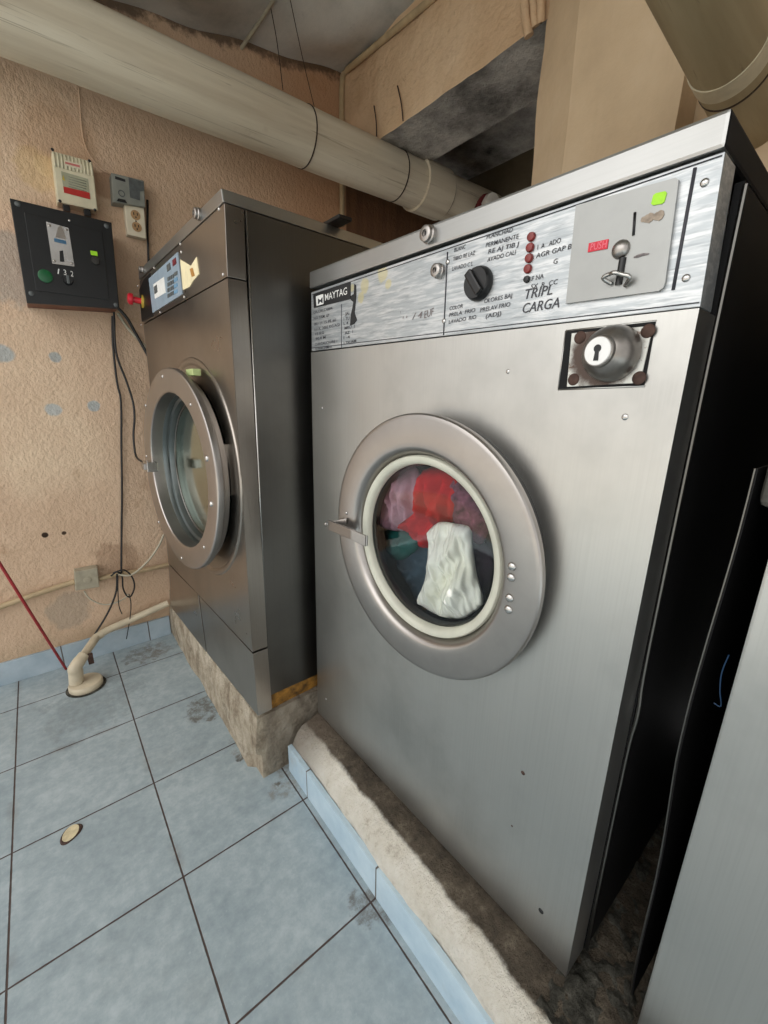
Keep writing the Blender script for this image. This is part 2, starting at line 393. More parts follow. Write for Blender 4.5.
def m_pipe(name, c1, c2, c3):
    m, nt, b = new_mat(name); k = N(nt)
    c = k.ramp(k.noise(1, 5, .6, (.9, 14, 14)), [(.3, c1), (.5, c2), (.7, c3)])
    st = k.math('MULTIPLY', k.step(k.noise(1, 4, .7, (1.6, 60, 60), 1.2), .60, .68), .4)
    c = k.mix(st, c, (110, 96, 76)); c = k.mix(k.math('MULTIPLY', k.step(k.noise(8, 5, .7), .6, .8), .25), c, (150, 128, 100))
    k.link(c, b.inputs['Base Color']); b.inputs['Roughness'].default_value = .55; b.inputs['Specular IOR Level'].default_value = .3
    k.bump(k.noise(1, 4, .6, (3, 30, 30)), .12, .006, b); return m
MT['pipe'] = m_pipe('old_beige_duct', (186, 172, 150), (208, 197, 175), (221, 212, 192))
MT['pipe2'] = m_pipe('olive_beige_duct', (146, 130, 100), (166, 150, 118), (180, 164, 132))
def m_paint(name, c1, c2, c3, bs=.35):
    m, nt, b = new_mat(name); k = N(nt)
    c = k.ramp(k.noise(3, 6, .6), [(.3, c1), (.5, c2), (.7, c3)])
    c = k.mix(k.math('MULTIPLY', k.step(k.noise(1, 4, .6, (14, 14, 1.2)), .52, .7), .25), c, c1)
    c = k.mix(k.math('MULTIPLY', k.step(k.noise(24, 6, .75), .66, .74), .4), c, (120, 92, 66))
    k.link(c, b.inputs['Base Color']); b.inputs['Roughness'].default_value = .8; b.inputs['Specular IOR Level'].default_value = .25
    k.bump(k.noise(16, 7, .62), bs, .03, b); return m
MT['beam'] = m_paint('peach_beam_paint', (196, 164, 130), (214, 184, 150), (224, 198, 166), .7)
MT['column'] = m_paint('tan_column_paint', (190, 166, 136), (206, 182, 150), (216, 194, 164), .15)
def m_glass(name, tint, gl):
    m = bpy.data.materials.new(name); m.use_nodes = True; nt = m.node_tree; k = N(nt)
    nt.nodes.remove(nt.nodes['Principled BSDF']); out = nt.nodes['Material Output']
    t = k.n('ShaderNodeBsdfTransparent'); t.inputs[0].default_value = tint
    g = k.n('ShaderNodeBsdfGlossy'); g.inputs['Roughness'].default_value = .04
    fz = k.n('ShaderNodeFresnel'); fz.inputs[0].default_value = 1.5
    mx = k.n('ShaderNodeMixShader'); k.link(k.math('MULTIPLY', fz.outputs[0], gl), mx.inputs[0])
    k.link(t.outputs[0], mx.inputs[1]); k.link(g.outputs[0], mx.inputs[2]); k.link(mx.outputs[0], out.inputs[0]); return m
MT['glass'] = m_glass('door_glass', (.93, .96, .95, 1), 1.0)

# ------------------------------------------------------------------ setting
YW = 2.085
def wp(q): p = on(q, 1, YW); return (p.x, p.y, p.z)
WALL_SPOTS = [(wp((44, 165)), .035, (228, 204, 164), .8), (wp((3, 353)), .035, (176, 176, 172), 1), (wp((55, 357)), .022, (170, 170, 166), 1), (wp((53, 409)), .028, (186, 186, 182), 1),
              (wp((94, 406)), .022, (176, 178, 176), 1), (wp((14, 270)), .13, (170, 160, 148), .75), (wp((40, 170)), .07, (214, 184, 140), .6),
              (wp((70, 612)), .09, (150, 142, 128), .5), (wp((118, 560)), .09, (150, 120, 96), .5), (wp((45, 535)), .012, (60, 46, 36), 1), (wp((64, 533)), .010, (70, 54, 42), 1),
              (wp((105, 185)), .05, (140, 100, 72), .5), (wp((60, 145)), .12, (176, 132, 92), .25)]
def fp(q): p = on(q, 2, 0); return (p.x, p.y, 0)
FLOOR_SPOTS = [(fp((203, 708)), .05, (84, 78, 68), .8), (fp((142, 655)), .06, (100, 96, 88), .7), (fp((372, 905)), .04, (88, 80, 72), .7),
               (fp((160, 650)), .05, (110, 104, 94), .6), (fp((92, 705)), .13, (120, 130, 132), .5), (fp((239, 759)), .012, (60, 54, 48), .9), (fp((279, 783)), .012, (60, 54, 48), .9),
               (fp((250, 745)), .05, (116, 110, 100), .5), (fp((290, 778)), .05, (120, 112, 100), .6)]
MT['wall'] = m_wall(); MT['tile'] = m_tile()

def grid(mb, fn, nu, nv):
    V = [[mb.v(fn(i/nu, j/nv)) for j in range(nv+1)] for i in range(nu+1)]
    for i in range(nu):
        for j in range(nv): mb.f([V[i][j], V[i+1][j], V[i+1][j+1], V[i][j+1]], True)
m = MB(); m.box(-3.2, 1.0, -2.6, 2.25, -.12, 0); tag(m.build('floor', MT['tile']), kind='structure')
m = MB(); m.box(-9, -3.2, -6, 6, -.2, -.01); tag(m.build('bounce_ground', MT['concrete']), kind='structure')  # unseen ground added to bounce sunlight up onto the ceiling
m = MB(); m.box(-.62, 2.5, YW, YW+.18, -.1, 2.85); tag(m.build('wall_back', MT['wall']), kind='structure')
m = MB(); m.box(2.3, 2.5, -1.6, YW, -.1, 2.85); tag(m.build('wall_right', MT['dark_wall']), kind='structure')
m = MB(); m.box(.62, 2.5, -1.05, -.9, -.1, 2.9); tag(m.build('light_block_wall', MT['dark_wall']), kind='structure')  # unseen wall added to keep the gap between the machines dark
pb = on((682, 74), 0, 1.42)
m = MB(); m.box(1.42, 2.25, -.3, pb.y, 1.34, 2.78); m.box(1.63, 2.25, pb.y, .9, 1.34, 2.40); tag(m.build('wall_pier', MT['column']), kind='structure')  # second box added behind the column so the slot beside it goes dark
# ceiling: sagging plaster, lumpy
def ceil_fn(u, v):
    x = -.45+u*2.95; y = -1.0+v*3.10
    k = min(1, max(0, (2.085-y)/.22))
    z = 2.456+(x-.43)*.163+.012*noise.noise((x*5, 1, 2))
    z += k*(.04+.13*noise.noise((x*1.5, y*1.9, 3.1))+.03*noise.noise((x*4.5, y*4.5, 9))+.02*sin(x*8+noise.noise((y*2, x, 0))*3))+.02*noise.noise((x*7, y*7, 4))*k
    return (x, y, z)
m = MB(); grid(m, ceil_fn, 70, 70)
m.box(-.45, 2.5, -1.0, 2.1, 2.90, 2.95)
tag(m.build('ceiling', MT['ceiling'], sharp=180), kind='structure')
# beam (peach face, bare concrete underside) and column
BX = 1.395
def rough_box(mb, x0, x1, y0, y1, z0, z1, amp, n=28, sc=7, face_mat=None):
    def dis(p, k):
        p = Vector(p); d = noise.noise_vector(p*sc)*amp + noise.noise_vector(p*sc*3)*amp*.4; return p+d
    def q(fn, a, b, mi):
        mb.mi = mi; grid(mb, lambda u, v: dis(fn(u, v), 0), a, b); mb.mi = 0
    Lx, Ly, Lz = x1-x0, y1-y0, z1-z0
    k = max(Lx, Ly, Lz)/n; nx, ny, nz = (max(2, int(L/k)) for L in (Lx, Ly, Lz))
    fm = face_mat or {}
    q(lambda u, v: (x0, y0+u*Ly, z0+v*Lz), ny, nz, fm.get('x0', 0)); q(lambda u, v: (x1, y0+u*Ly, z0+v*Lz), ny, nz, fm.get('x1', 0))
    q(lambda u, v: (x0+u*Lx, y0, z0+v*Lz), nx, nz, fm.get('y0', 0)); q(lambda u, v: (x0+u*Lx, y1, z0+v*Lz), nx, nz, fm.get('y1', 0))
    q(lambda u, v: (x0+u*Lx, y0+v*Ly, z0), nx, ny, fm.get('z0', 0)); q(lambda u, v: (x0+u*Lx, y0+v*Ly, z1), nx, ny, fm.get('z1', 0))
    bmesh.ops.remove_doubles(mb.bm, verts=mb.bm.verts[:], dist=1e-5)
m = MB(); rough_box(m, BX, BX+.30, .90, YW-.001, 2.245, 2.84, .007, 60, 6, {'z0': 1, 'x1': 1})
tag(m.build('concrete_beam', [MT['beam'], MT['soffit']]), kind='structure')
m = MB(); rough_box(m, BX+.29, 2.29, -.9, YW-.001, 2.42, 2.84, .006, 30, 4)
tag(m.build('recess_soffit', MT['soffit']), kind='structure')
# column: flat front with a chamfered left edge
m = MB()
cp = [(1.32, .528), (1.32, .822), (1.395, .978), (1.62, .978), (1.62, .528)]
zs = [-.1+i*.06 for i in range(50)]
rings = []
for z in zs:
    rings.append([m.v((x+.006*noise.noise((x*5, y*5, z*3)), y+(.014 if i == 2 else .004)*noise.noise((i*3.3, 2, z*5)), min(z, 2.8))) for i, (x, y) in enumerate(cp)])
for i in range(len(rings)-1):
    for k in range(5): m.f([rings[i][k], rings[i][(k+1) % 5], rings[i+1][(k+1) % 5], rings[i+1][k]], True)
m.f(rings[0][::-1]); m.f(rings[-1])
tag(m.build('concrete_column', MT['column'], sharp=14), kind='structure')
# skirting tiles
m = MB(); m.box(-.62, .348, YW-.012, YW+.0, 0, .098, .002); tag(m.build('baseboard_back', m_skirt(0, -.075, .33)), kind='structure')
# plinth under the left washer
P1x = .352
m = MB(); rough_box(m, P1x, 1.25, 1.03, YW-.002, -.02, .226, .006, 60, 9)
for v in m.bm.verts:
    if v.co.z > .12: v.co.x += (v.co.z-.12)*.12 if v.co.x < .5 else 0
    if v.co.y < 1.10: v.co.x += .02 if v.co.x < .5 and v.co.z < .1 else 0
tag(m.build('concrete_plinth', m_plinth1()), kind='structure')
# plinth under the right washer
m = MB()
prof = [(.459, -.02), (.459, .098), (.464, .118), (.474, .136), (.490, .150), (.510, .158), (.535, .163), (.56, .166), (.62, .168), (.8, .168), (1.4, .168)]
prof = [(p[0], p[1]) for p in prof]
ys = [-1.3+i*.02 for i in range(118)]
ys = [y for y in ys if y < 1.012]
R_ = []
for y in ys:
    R_.append([m.v((x + (.006*noise.noise((x*12, y*9, 1)) + .004*noise.noise((x*30, y*26, 2)) if z > .05 else 0), y, z + (.007*noise.noise((x*14, y*11, 5)) + .004*noise.noise((x*40, y*34, 7)) if z > .1 else 0))) for (x, z) in prof])
for i in range(len(R_)-1):
    for k in range(len(prof)-1): m.f([R_[i][k], R_[i+1][k], R_[i+1][k+1], R_[i][k+1]], True)
for rr in (R_[0], R_[-1]): m.f(rr+[m.v((1.4, rr[0].co.y, -.02))])
tag(m.build('washer_plinth', m_plinth()), kind='structure')
m = MB(); m.box(.446, .460, -1.3, 1.008, 0, .096, .0015)
tag(m.build('baseboard_plinth', m_skirt(1, .230, .33, (158, 182, 198), (190, 208, 218))), kind='structure')
# rubble strip in the gap between the two right machines
def rub(u, v):
    x = .50+u*.85; y = .03+v*.16
    return (x, y, .168 + .010*noise.noise((x*18, y*18, 4)) + .012*noise.noise((x*60, y*60, 8)))
m = MB(); grid(m, rub, 160, 34)
tag(m.build('rubble_mortar', MT['rubble'], sharp=180), kind='structure')

# ------------------------------------------------------------------ washers
def frame(y, p, r, o):
    return Matrix.Translation(o) @ Matrix.Rotation(y, 4, 'Z') @ Matrix.Rotation(p, 4, 'Y') @ Matrix.Rotation(r, 4, 'X')
def plate_hole(mb, C, c, r, x0, x1, n=72):
    """plate with quad corners C (BR, BL, TL, TR in local y,z), a round hole, thickness x0..x1"""
    P = [Vector(p) for p in C]; c = Vector(c)
    def edge(a):
        d = Vector((cos(a), sin(a))); best = None
        for i in range(4):
            p, q = P[i], P[(i+1) % 4]; e = q-p; den = d.x*e.y-d.y*e.x
            if abs(den) < 1e-9: continue
            w = p-c; t = (w.x*e.y-w.y*e.x)/den; s = (w.x*d.y-w.y*d.x)/den
            if t > 0 and -1e-6 <= s <= 1+1e-6 and (best is None or t < best): best = t
        return c+d*best
    angs = sorted([2*pi*k/n for k in range(n)] + [math.atan2((p-c).y, (p-c).x) % (2*pi) for p in P])
    def ringv(x, f): return [mb.v((x, f(a).x, f(a).y)) for a in angs]
    inner = lambda a: c+Vector((cos(a), sin(a)))*r
    oi, oo = ringv(x0, inner), ringv(x0, edge); bi, bo = ringv(x1, inner), ringv(x1, edge); k = len(angs)
    for i in range(k):
        j = (i+1) % k
        mb.f([oi[i], oo[i], oo[j], oi[j]], False); mb.f([bi[i], bi[j], bo[j], bo[i]], False)
        mb.f([oi[i], oi[j], bi[j], bi[i]], True); mb.f([oo[i], bo[i], bo[j], oo[j]], False)
def rivet(name, p, r, mat, parent, n=14, h=.5, nrm=FWD, k=6):
    m = MB(); m.lathe([(r, 0)]+[(r*cos(a*pi/2/k), r*h*sin(a*pi/2/k)) for a in range(k)]+[(0, r*h)], facing(p, nrm), n)
    return m.build(name, mat, parent)
def knob_lock(name, p, r, parent, h=.014):
    m = MB(); m.lathe([(r*1.15, 0), (r*1.15, h*.4), (r, h*.5), (r, h*.92), (r*.85, h), (r*.45, h), (r*.4, h*.8), (0, h*.8)], facing(p, FWD), 24)
    o = m.build(name, MT['steel_ring'], parent)
    m = MB(); m.box(-h*.86-.0005, -h*.78, -r*.08, r*.08, -r*.3, r*.3); s = m.build('keyhole', MT['black'], o)
    for v in s.data.vertices: v.co += Vector(p)
    return o

# ---- right washer (triple load, door in the middle of the photo)
F2 = frame(radians(.9996), radians(.9053), radians(-.3447), Vector((.5665, .1753, .175)))
g = lambda x, y, off=0.0: fr((x, y), F2, off)
yz = lambda x, y, off=0.0: (g(x, y, off).y, g(x, y, off).z)
W2 = empty('washing_machine', None, 'big stainless steel washer with round glass door full of laundry and brushed coin panel', 'washing machine', F2)
# door frame
Nd = Vector((-cos(radians(3.07)), -sin(radians(3.07)), -.0074)).normalized()
D2w = facing((.525, .5490, .868), Nd); D2 = F2.inverted() @ D2w
dc = D2.translation
# front sheet with door hole and coin-lock recess built as a frame around it
m = MB()
C = [yz(566, 977), yz(318, 712), yz(311, 352.5), yz(699.5, 308)]
lk = [yz(557, 391), yz(556, 391), yz(565, 330), yz(657, 320), yz(646, 387)]
plate_hole(m, C, (dc.y, dc.z), .215, 0, .0015)
m.plate([C[0], (C[0][0]+.0015, C[0][1]), (C[3][0]+.0015, C[3][1]), C[3]], .0002, .062)
m.plate([(C[1][0]-.0015, C[1][1]), C[1], C[2], (C[2][0]-.0015, C[2][1])], .0002, .045)
front2 = m.build('front_panel', MT['steel'], W2)
# cabinet (open at the front)
m = MB(); H2 = 1.222; D_ = .70; w2 = .8213
m.box(.066, D_, -.005, .004, .0, H2-.008); m.box(.066, D_, w2-.010, w2-.004, .0, H2); m.box(D_-.006, D_, .010, w2-.010, .0, H2); m.box(.01, D_-.006, .010, w2-.010, .0, .02)
m.build('cabinet', MT['dark_sheet'], W2)
m = MB(); m.tube([(.067, -.006, .0), (.067, -.006, .42), (.065, -.010, .52), (.067, -.006, .64), (.067, -.006, H2-.012)], .0030, 8, sub=5); m.build('side_panel_rim', MT['steel_side'], W2)
# lid
m = MB(); tl, tr = yz(310, 272), yz(733, 107); bl, br = yz(310, 289), yz(725.5, 147.6)
m.hexa([(-.002, br[0], br[1]), (D_, br[0], br[1]), (D_, bl[0], bl[1]), (-.002, bl[0], bl[1]), (-.002, tr[0], tr[1]), (D_, tr[0], tr[1]), (D_, tl[0], tl[1]), (-.002, tl[0], tl[1])], .004)
lid2 = m.build('lid', [MT['steel_lid'], MT['dark_sheet']], W2)
for p_ in lid2.data.polygons:
    if p_.normal.y < -.7: p_.material_index = 1  # lid's right side coloured dark in place of its shade
knob_lock('lid_lock', g(430, 235, .002), .0125, lid2)
# control panel plate
PLATE_SPOTS = [(tuple(g(x, y, -.002)), r) for (x, y, r) in ((365, 286, .016), (361, 298, .012), (383, 275, .018), (388, 284, .012), (352, 288, .01))]
MT['plate'] = m_plate()
m = MB(); CP = [yz(699.5, 306.5), yz(311, 351), yz(310.5, 292.2), yz(724.8, 150.2)]
m.plate(CP, .002, .045, .001); pan = m.build('control_panel', MT['plate'], W2)
E0 = -.0015   # surface of the panel (x = .002) minus a hair
pp = lambda x, y: g(x, y, E0)
def pyz(x, y): p = pp(x, y); return (p.y, p.z)
m = MB()
for (a, b, wd) in (((447.5, 252), (443.5, 335), .0018), ((695, 168), (673, 290), .0030)):
    A, B = pp(*a), pp(*b); m.tube([A, B], wd*.6, 6)
for (a, b) in (((312, 294.8), (722, 155.5)), ((312, 348), (699, 302.5))):
    m.tube([pp(*a), pp(*b)], .0007, 6)
m.build('panel_groove', MT['ink'], pan)
# name plate: black strip with the name, logo square and torn tail
m = MB(); m.poly([pyz(314.2, 308), pyz(313.4, 294), pyz(350.5, 281.5), pyz(350.5, 299)], .0005, .0028); npl = m.build('nameplate', MT['black_ink'], pan)
m = MB(); text_into(m, 'MAYTAG', (325, 300.8), (347, 294.2), .0145, F2, -.0002); m.build('nameplate_lettering', MT['white_ink'], npl)
m = MB(); m.poly([pyz(317, 306), pyz(316.3, 296.5), pyz(323.6, 294), pyz(324, 304)], .0001, .0008); lg = m.build('logo_square', MT['white_ink'], npl)
m = MB(); text_into(m, 'M', (318, 304.2), (322.6, 302.8), .012, F2, .0002); m.build('logo_letter', MT['ink'], lg)
m = MB(); m.poly([pyz(354.5, 284), pyz(356, 285), pyz(356.2, 296), pyz(355, 309), pyz(354.6, 313), pyz(357, 320), pyz(354, 324), pyz(350.3, 325.5), pyz(351, 315), pyz(352.6, 308), pyz(353.6, 302), pyz(351, 300), pyz(351, 296), pyz(354, 294)], .0006, .0028)
m.build('torn_black_decal', MT['black_ink'], pan)
m = MB()
TH = .0062
for (s, q0, q1) in (('CPL.CAL.CARPA', (313.5, 313.8), (332.5, 309.4)), ('NO. FAM. 6P', (313.8, 319.8), (329, 316.6)), ('BU 11.15 PE 60', (314.5, 325.6), (336, 321.2)), ('1.1 K. 2003 KG.AGI', (314.8, 330.8), (339.5, 326)),
                    ('15 KG', (315.4, 335.4), (324, 333.8)), ('90.4 M', (315.6, 340.2), (325.5, 338.4)), ('CHILCAUCHARE 1', (315, 345.8), (337, 342.4)), ('KWACAMPA', (315.6, 350.2), (332, 348)),
                    ('JAI', (345, 315.4), (349, 314.6)), ('1 TU', (343.6, 320.6), (349.4, 319.4)), ('L 4', (343.6, 325), (348, 324.2)), ('MRU  1', (344.5, 329.6), (354.5, 327.8)), ('AZ  1', (344.8, 334.6), (352.8, 333)), ('1 -4', (343.6, 339.2), (349.6, 338.2)), ('1 TRUAM', (343.8, 344.6), (356, 342.2))):
    text_into(m, s, q0, q1, TH, F2, -.0012)
m.tube([pp(341.6, 304), pp(341.4, 348)], .0007, 6)
m.build('rating_lettering', MT['ink'], pan)
TB = .0060
for rows in (
    (('BLANC', (454.0, 252), (465.5, 248.3)), ('TIBIO RE LAZ', (453.0, 261.0), (475, 254.6)), ('LAVADO C L', (452, 270.8), (472.5, 265.4))),
    (('PLANCHAD', (486.3, 239.2), (512.5, 231.6)), ('PERMANENTE', (485.6, 247.4), (518.5, 238.2)), ('RE AJ TIB J', (488, 253.8), (518.5, 246)), ('AVADO CALI', (487, 262.0), (515.5, 254.2))),
    (('COLOR', (449.4, 310.4), (462.6, 307.6)), ('PRELA  FRIO', (449, 317.0), (475, 311.8)), ('LAVADO  RIO', (448.6, 323.8), (476, 318.6))),
    (('OLORES BAJ', (484, 303.2), (512, 297.4)), ('PRELAV FRIO', (480, 312.0), (510, 306.2)), ('(ADJ)', (485.6, 318.4), (501, 315.0))),
    (('I  A   ADO', (537, 249.6), (560.5, 242.4)), ('AGR GAP B.', (535.6, 258.2), (572.5, 248.2)), ('G', (553.2, 264.2), (557.4, 263.0))),
    (('F NA', (531.4, 281), (543.2, 278.0)), ('SX  R  CC', (530.4, 289.2), (557.4, 283.8)))):
    m = MB()
    for (t_, q0, q1) in rows: text_into(m, t_, q0, q1, TB, F2, -.0012, shear=.1)
    m.build('programme_lettering', MT['ink'], pan)
m = MB()
text_into(m, 'TRIPL', (524.6, 299.2), (552, 294.2), .0130, F2, -.0012, shear=.2)
text_into(m, 'CARGA', (522.2, 313.2), (559, 307.2), .0130, F2, -.0012, shear=.2)
m.build('load_lettering', MT['ink'], pan)
m = MB()
for (s, q0, q1, h) in (("'", (400.5, 318), (401, 317.8), .012), ("' '", (402.6, 323.4), (407, 322.6), .012), ('/ 4', (412, 319.6), (422, 317.8), .011), ('EUF', (424, 318.4), (434, 314.6), .012)):
    text_into(m, s, q0, q1, h, F2, -.0012, shear=.2)
m.build('worn_lettering', MT['ink_faded'], pan)
for (x, y) in ((447.6, 262), (444, 321), (704.5, 182.5), (686, 278)):
    rivet('panel_screw', pp(x, y), .0042, MT['chrome'], pan)
knob_lock('panel_lock', pp(440, 271.5), .0105, pan)
# selector knob
c = pp(479.5, 284); m = MB(); Mk = facing(c, FWD)
m.lathe([(.0255, 0), (.0255, .004), (.0235, .010), (.022, .012), (0, .012)], Mk, 40); kn = m.build('selector_knob', MT['black'], W2)
m = MB(); T = Matrix.Translation(c) @ Matrix.Rotation(radians(-38), 4, 'X'); m.box(-.019, -.008, -.0070, .0070, -.021, .021, .003)
bar = m.build('knob_grip', MT['black'], kn)
for v in bar.data.vertices: v.co = T @ v.co
for i, (x, y) in enumerate(((531.7, 237), (530.4, 247.8), (529.4, 258.4), (528.2, 269), (527.2, 279.5))):
    p = pp(x, y); r = .0062 if i < 4 else .0048
    m = MB(); m.lathe([(r, 0), (r, .0015), (r*.85, .004), (0, .005)], facing(p, FWD), 20)
    o = m.build('indicator_light', MT['red_lamp'] if i < 4 else MT['black'], pan)
    if i == 4: o['label'] = 'missing indicator lens, dark hole'
# coin plate
m = MB(); cpt = [(567, 304), (567.5, 303), (577.5, 206.6), (579, 206), (677, 179), (680, 181), (666.5, 283), (664.5, 288.5), (660, 291.5)]
m.poly([pyz(*q) for q in cpt], -.003, .004); cpl = m.build('coin_plate', steel('coin_plate_steel', (158, 159, 157), .42, (30, 30, 30), .12, .02), pan)
OC = .0031; pc = lambda x, y: g(x, y, OC); pcz = lambda x, y: (pc(x, y).y, pc(x, y).z)
m = MB(); m.poly([pcz(588, 252.5), pcz(589.2, 243.4), pcz(608.8, 239.2), pcz(607.5, 248.8)], -.0042, -.002); lb = m.build('red_price_label', MT['red_label'], cpl)
m = MB(); text_into(m, 'PUSH', (590, 250.6), (606, 247.2),   .008, F2, .0043); m.build('price_lettering', plain('pink_print', (225, 110, 125), .5), lb)
m = MB(); m.poly([pcz(651.3, 204), pcz(653.5, 195.5), pcz(656, 193.5), pcz(665.5, 191.3), pcz(667, 193), pcz(664.5, 202), pcz(662, 204), pcz(653, 205.5)], -.0042, -.002); m.build('green_sticker', MT['green_label'], cpl)
m = MB(); m.tube([pc(635, 212.5), pc(633.4, 235.5)], .0016, 8); m.build('coin_slot', MT['black'], cpl)
m = MB(); m.tube([pc(623, 258), pc(618.5, 285)], .0042, 10); m.build('lever_slot', MT['black'], cpl)
o = rivet('coin_button', pc(621, 249.5), .0105, MT['steel_ring'], cpl, 24, .8)
m = MB(); a, b, c3 = pc(609, 280), pc(619.5, 277), pc(630, 281)
m.tube([a+Vector((-.002, -.004, -.005)), a+Vector((-.010, .003, .001)), (a+b)/2+Vector((-.012, 0, .003)), b+Vector((-.015, 0, .002)), (b+c3)/2+Vector((-.012, 0, .003)), c3+Vector((-.010, -.003, .002)), c3+Vector((-.002, .004, -.005))], .0025, 10, sub=4)
m.build('coin_return_lever', MT['chrome'], cpl)
m = MB()
for i in range(6):
    x = 643+i*3.4; y = 219.5-i*.8; p = pcz(x, y); r = .0024+.0010*(i % 3)
    m.poly([(p[0]+r*(1+.3*noise.noise((k, i, 1)))*cos(k*pi/4), p[1]+r*1.2*(1+.4*noise.noise((k, i, 5)))*sin(k*pi/4)) for k in range(8)], -.0036-.0001*i, -.002)
m.build('scraped_label_residue', plain('brown_residue', (150, 136, 122), .8, 0, .3, 160), cpl)
m = MB(); m.tube([pc(633.8, 257.5), pc(638, 256.2), pc(643, 254.6), pc(649, 254)], [.0008, .0018, .0016, .0008], 6); m.build('scratch_mark', MT['ink_faded'], cpl)
# coin box: flat dark sheet painted as the recess shade, rusty plate, round lock, four bolts
LQ = [(652, 384.5), (566.5, 388), (572.5, 330.5), (655.5, 322.5)]
LQ = [(644.5, 385.5), (558.5, 389), (566, 331.5), (656, 321.5)]
m = MB(); q = [yz(*p) for p in LQ]; qi = [(q[0][0]+.006, q[0][1]+.006), (q[1][0]-.016, q[1][1]+.006), (q[2][0]-.016, q[2][1]-.007), (q[3][0]+.006, q[3][1]-.007)]
m.poly(q, -.0012, .0); m.build('recess_shade_sheet', MT['dark_sheet'], front2)
LOCKC = g(604, 354, .002); LOCKC = (LOCKC.x, LOCKC.y, LOCKC.z)
LM = m_lockplate()
m = MB(); q2 = [yz(641, 383), yz(568, 387), yz(573, 333.5), yz(654, 326)]; m.plate(q2, -.004, -.0012, .0008); lp = m.build('coin_box_plate', LM, front2)
m = MB()
for (a, b) in (((558.5, 389.5), (645, 386)), ((566, 331), (656.5, 321)), ((558.5, 389.5), (566, 331))):
    m.tube([g(*a, .0), g(*b, .0)], .0014, 8)
m.build('coin_box_lip', MT['steel'], front2)
for (x, y) in ((580, 337.5), (648, 331), (573.5, 379.5), (639, 378)):
    rivet('coin_box_bolt', g(x, y, .004), .0080, MT['rust'], lp, 18, .3)
p = g(613, 354, .004); ax = Vector((-1, .10, .02)).normalized(); Mk = facing(p, ax)
m = MB(); m.lathe([(.034, 0), (.0338, .006), (.032, .014), (.029, .021), (.0245, .027), (.0195, .0305), (.0185, .034), (.0172, .0352), (0, .0352)], Mk, 40)
lo = m.build('coin_box_lock', plain('dark_worn_steel', (136, 131, 126), .32, .9, .2, 40), lp, sharp=30)
m = MB(); m.lathe([(.0165, .0350), (.0160, .0362), (0, .0362)], Mk, 32); m.build('lock_face', plain('bright_lock_face', (226, 226, 224), .35, .3, .05, 40), lo)
m = MB(); m.lathe([(.0045, .0361), (.0045, .0371), (0, .0371)], Mk @ Matrix.Translation((0, .003, 0)), 16)
Mq = Mk @ Matrix.Translation((0, -.005, .0366)); P8 = [Mq @ Vector(v) for v in ((-.003, -.006, -.0005), (.003, -.006, -.0005), (.0022, .006, -.0005), (-.0022, .006, -.0005), (-.003, -.006, .0006), (.003, -.006, .0006), (.0022, .006, .0006), (-.0022, .006, .0006))]
m.hexa(P8); m.build('keyhole', MT['black'], lo)
for (x, y, r, mt) in ((508, 371.5, .0035, 'chrome'), (625, 417, .0042, 'chrome'), (523, 773, .004, 'rust'), (541, 911, .005, 'black'), (322, 408, .003, 'chrome'), (326, 699, .003, 'chrome'), (512, 826, .002, 'rust')):
    rivet('front_screw', g(x, y, 0), r, MT[mt], front2, 12, .4)
# door: turned ring, gasket, glass, handle, rivets
door = bpy.data.objects.new('door', None)
m = MB()
m.lathe([(.2520, -.016), (.2550, -.013), (.2555, -.008), (.2548, -.004), (.2525, -.0012), (.249, .0), (.246, .0003), (.235, .0008), (.22, .001), (.205, .0005), (.196, -.0005), (.1925, -.0015), (.189, -.004), (.186, -.008), (.183, -.014), (.1800, -.024), (.178, -.034), (.240, -.034), (.240, -.018)], D2, 96, close=True)
door = m.build('door', MT['steel_ring'], W2, sharp=26)
m = MB(); m.lathe([(.243, -.017), (.243, -.047), (.220, -.047), (.220, -.017)], D2, 80, close=True); m.build('dark_gap_seal', MT['black'], door)  # black backing colours in the shadow gap behind the door ring
m = MB(); m.lathe([(.1795, -.030), (.1795, -.016), (.177, -.0125), (.172, -.0115), (.166, -.014), (.1625, -.018), (.1615, -.030)], D2, 96, close=True); m.build('gasket', MT['gasket'], door)
m = MB(); m.lathe([(.1618, -.032), (.159, -.026), (.14, -.0225), (.10, -.019), (.05, -.017), (0, -.0165)], D2, 72); m.build('door_glass', MT['glass'], door)
m = MB(); m.lathe([(.1635, -.032), (.1615, -.0325), (.158, -.042), (.158, -.048), (.166, -.048)], D2, 72, close=True); m.build('window_rim', MT['black'], door)
for (x, y) in ((512, 566.5), (511, 577.5), (509.5, 598), (508.5, 609.5)):
    q_ = fr((x, y), D2w @ Matrix.Rotation(radians(90), 4, 'Y'), .0016) if False else None
    Dm = D2w; Mi = Dm.inverted(); o_ = Mi @ CAM; d_ = Mi.to_3x3() @ ray((x, y)); t_ = (.0012-o_.z)/d_.z
    rivet('door_rivet', D2 @ (o_+d_*t_), .0072, MT['chrome'], door, 18, .6, D2.to_3x3() @ Vector((0, 0, 1)))
def dpt(x, y, h):    # point on door plane at height h above the ring face
    Mi = D2w.inverted(); o_ = Mi @ CAM; d_ = Mi.to_3x3() @ ray((x, y)); t_ = (h-o_.z)/d_.z; return D2 @ (o_+d_*t_)
m = MB()
def bar(mb, a, b, hw, th, up=Vector((0, 0, 1))):
    t = (b-a).normalized(); s = t.cross(up).normalized(); u = up*hw
    P = [a-u-s*th, a-u+s*th, a+u+s*th, a+u-s*th, b-u-s*th, b-u+s*th, b+u+s*th, b+u-s*th]
    mb.hexa([P[0], P[1], P[5], P[4], P[3], P[2], P[6], P[7]], .0012)
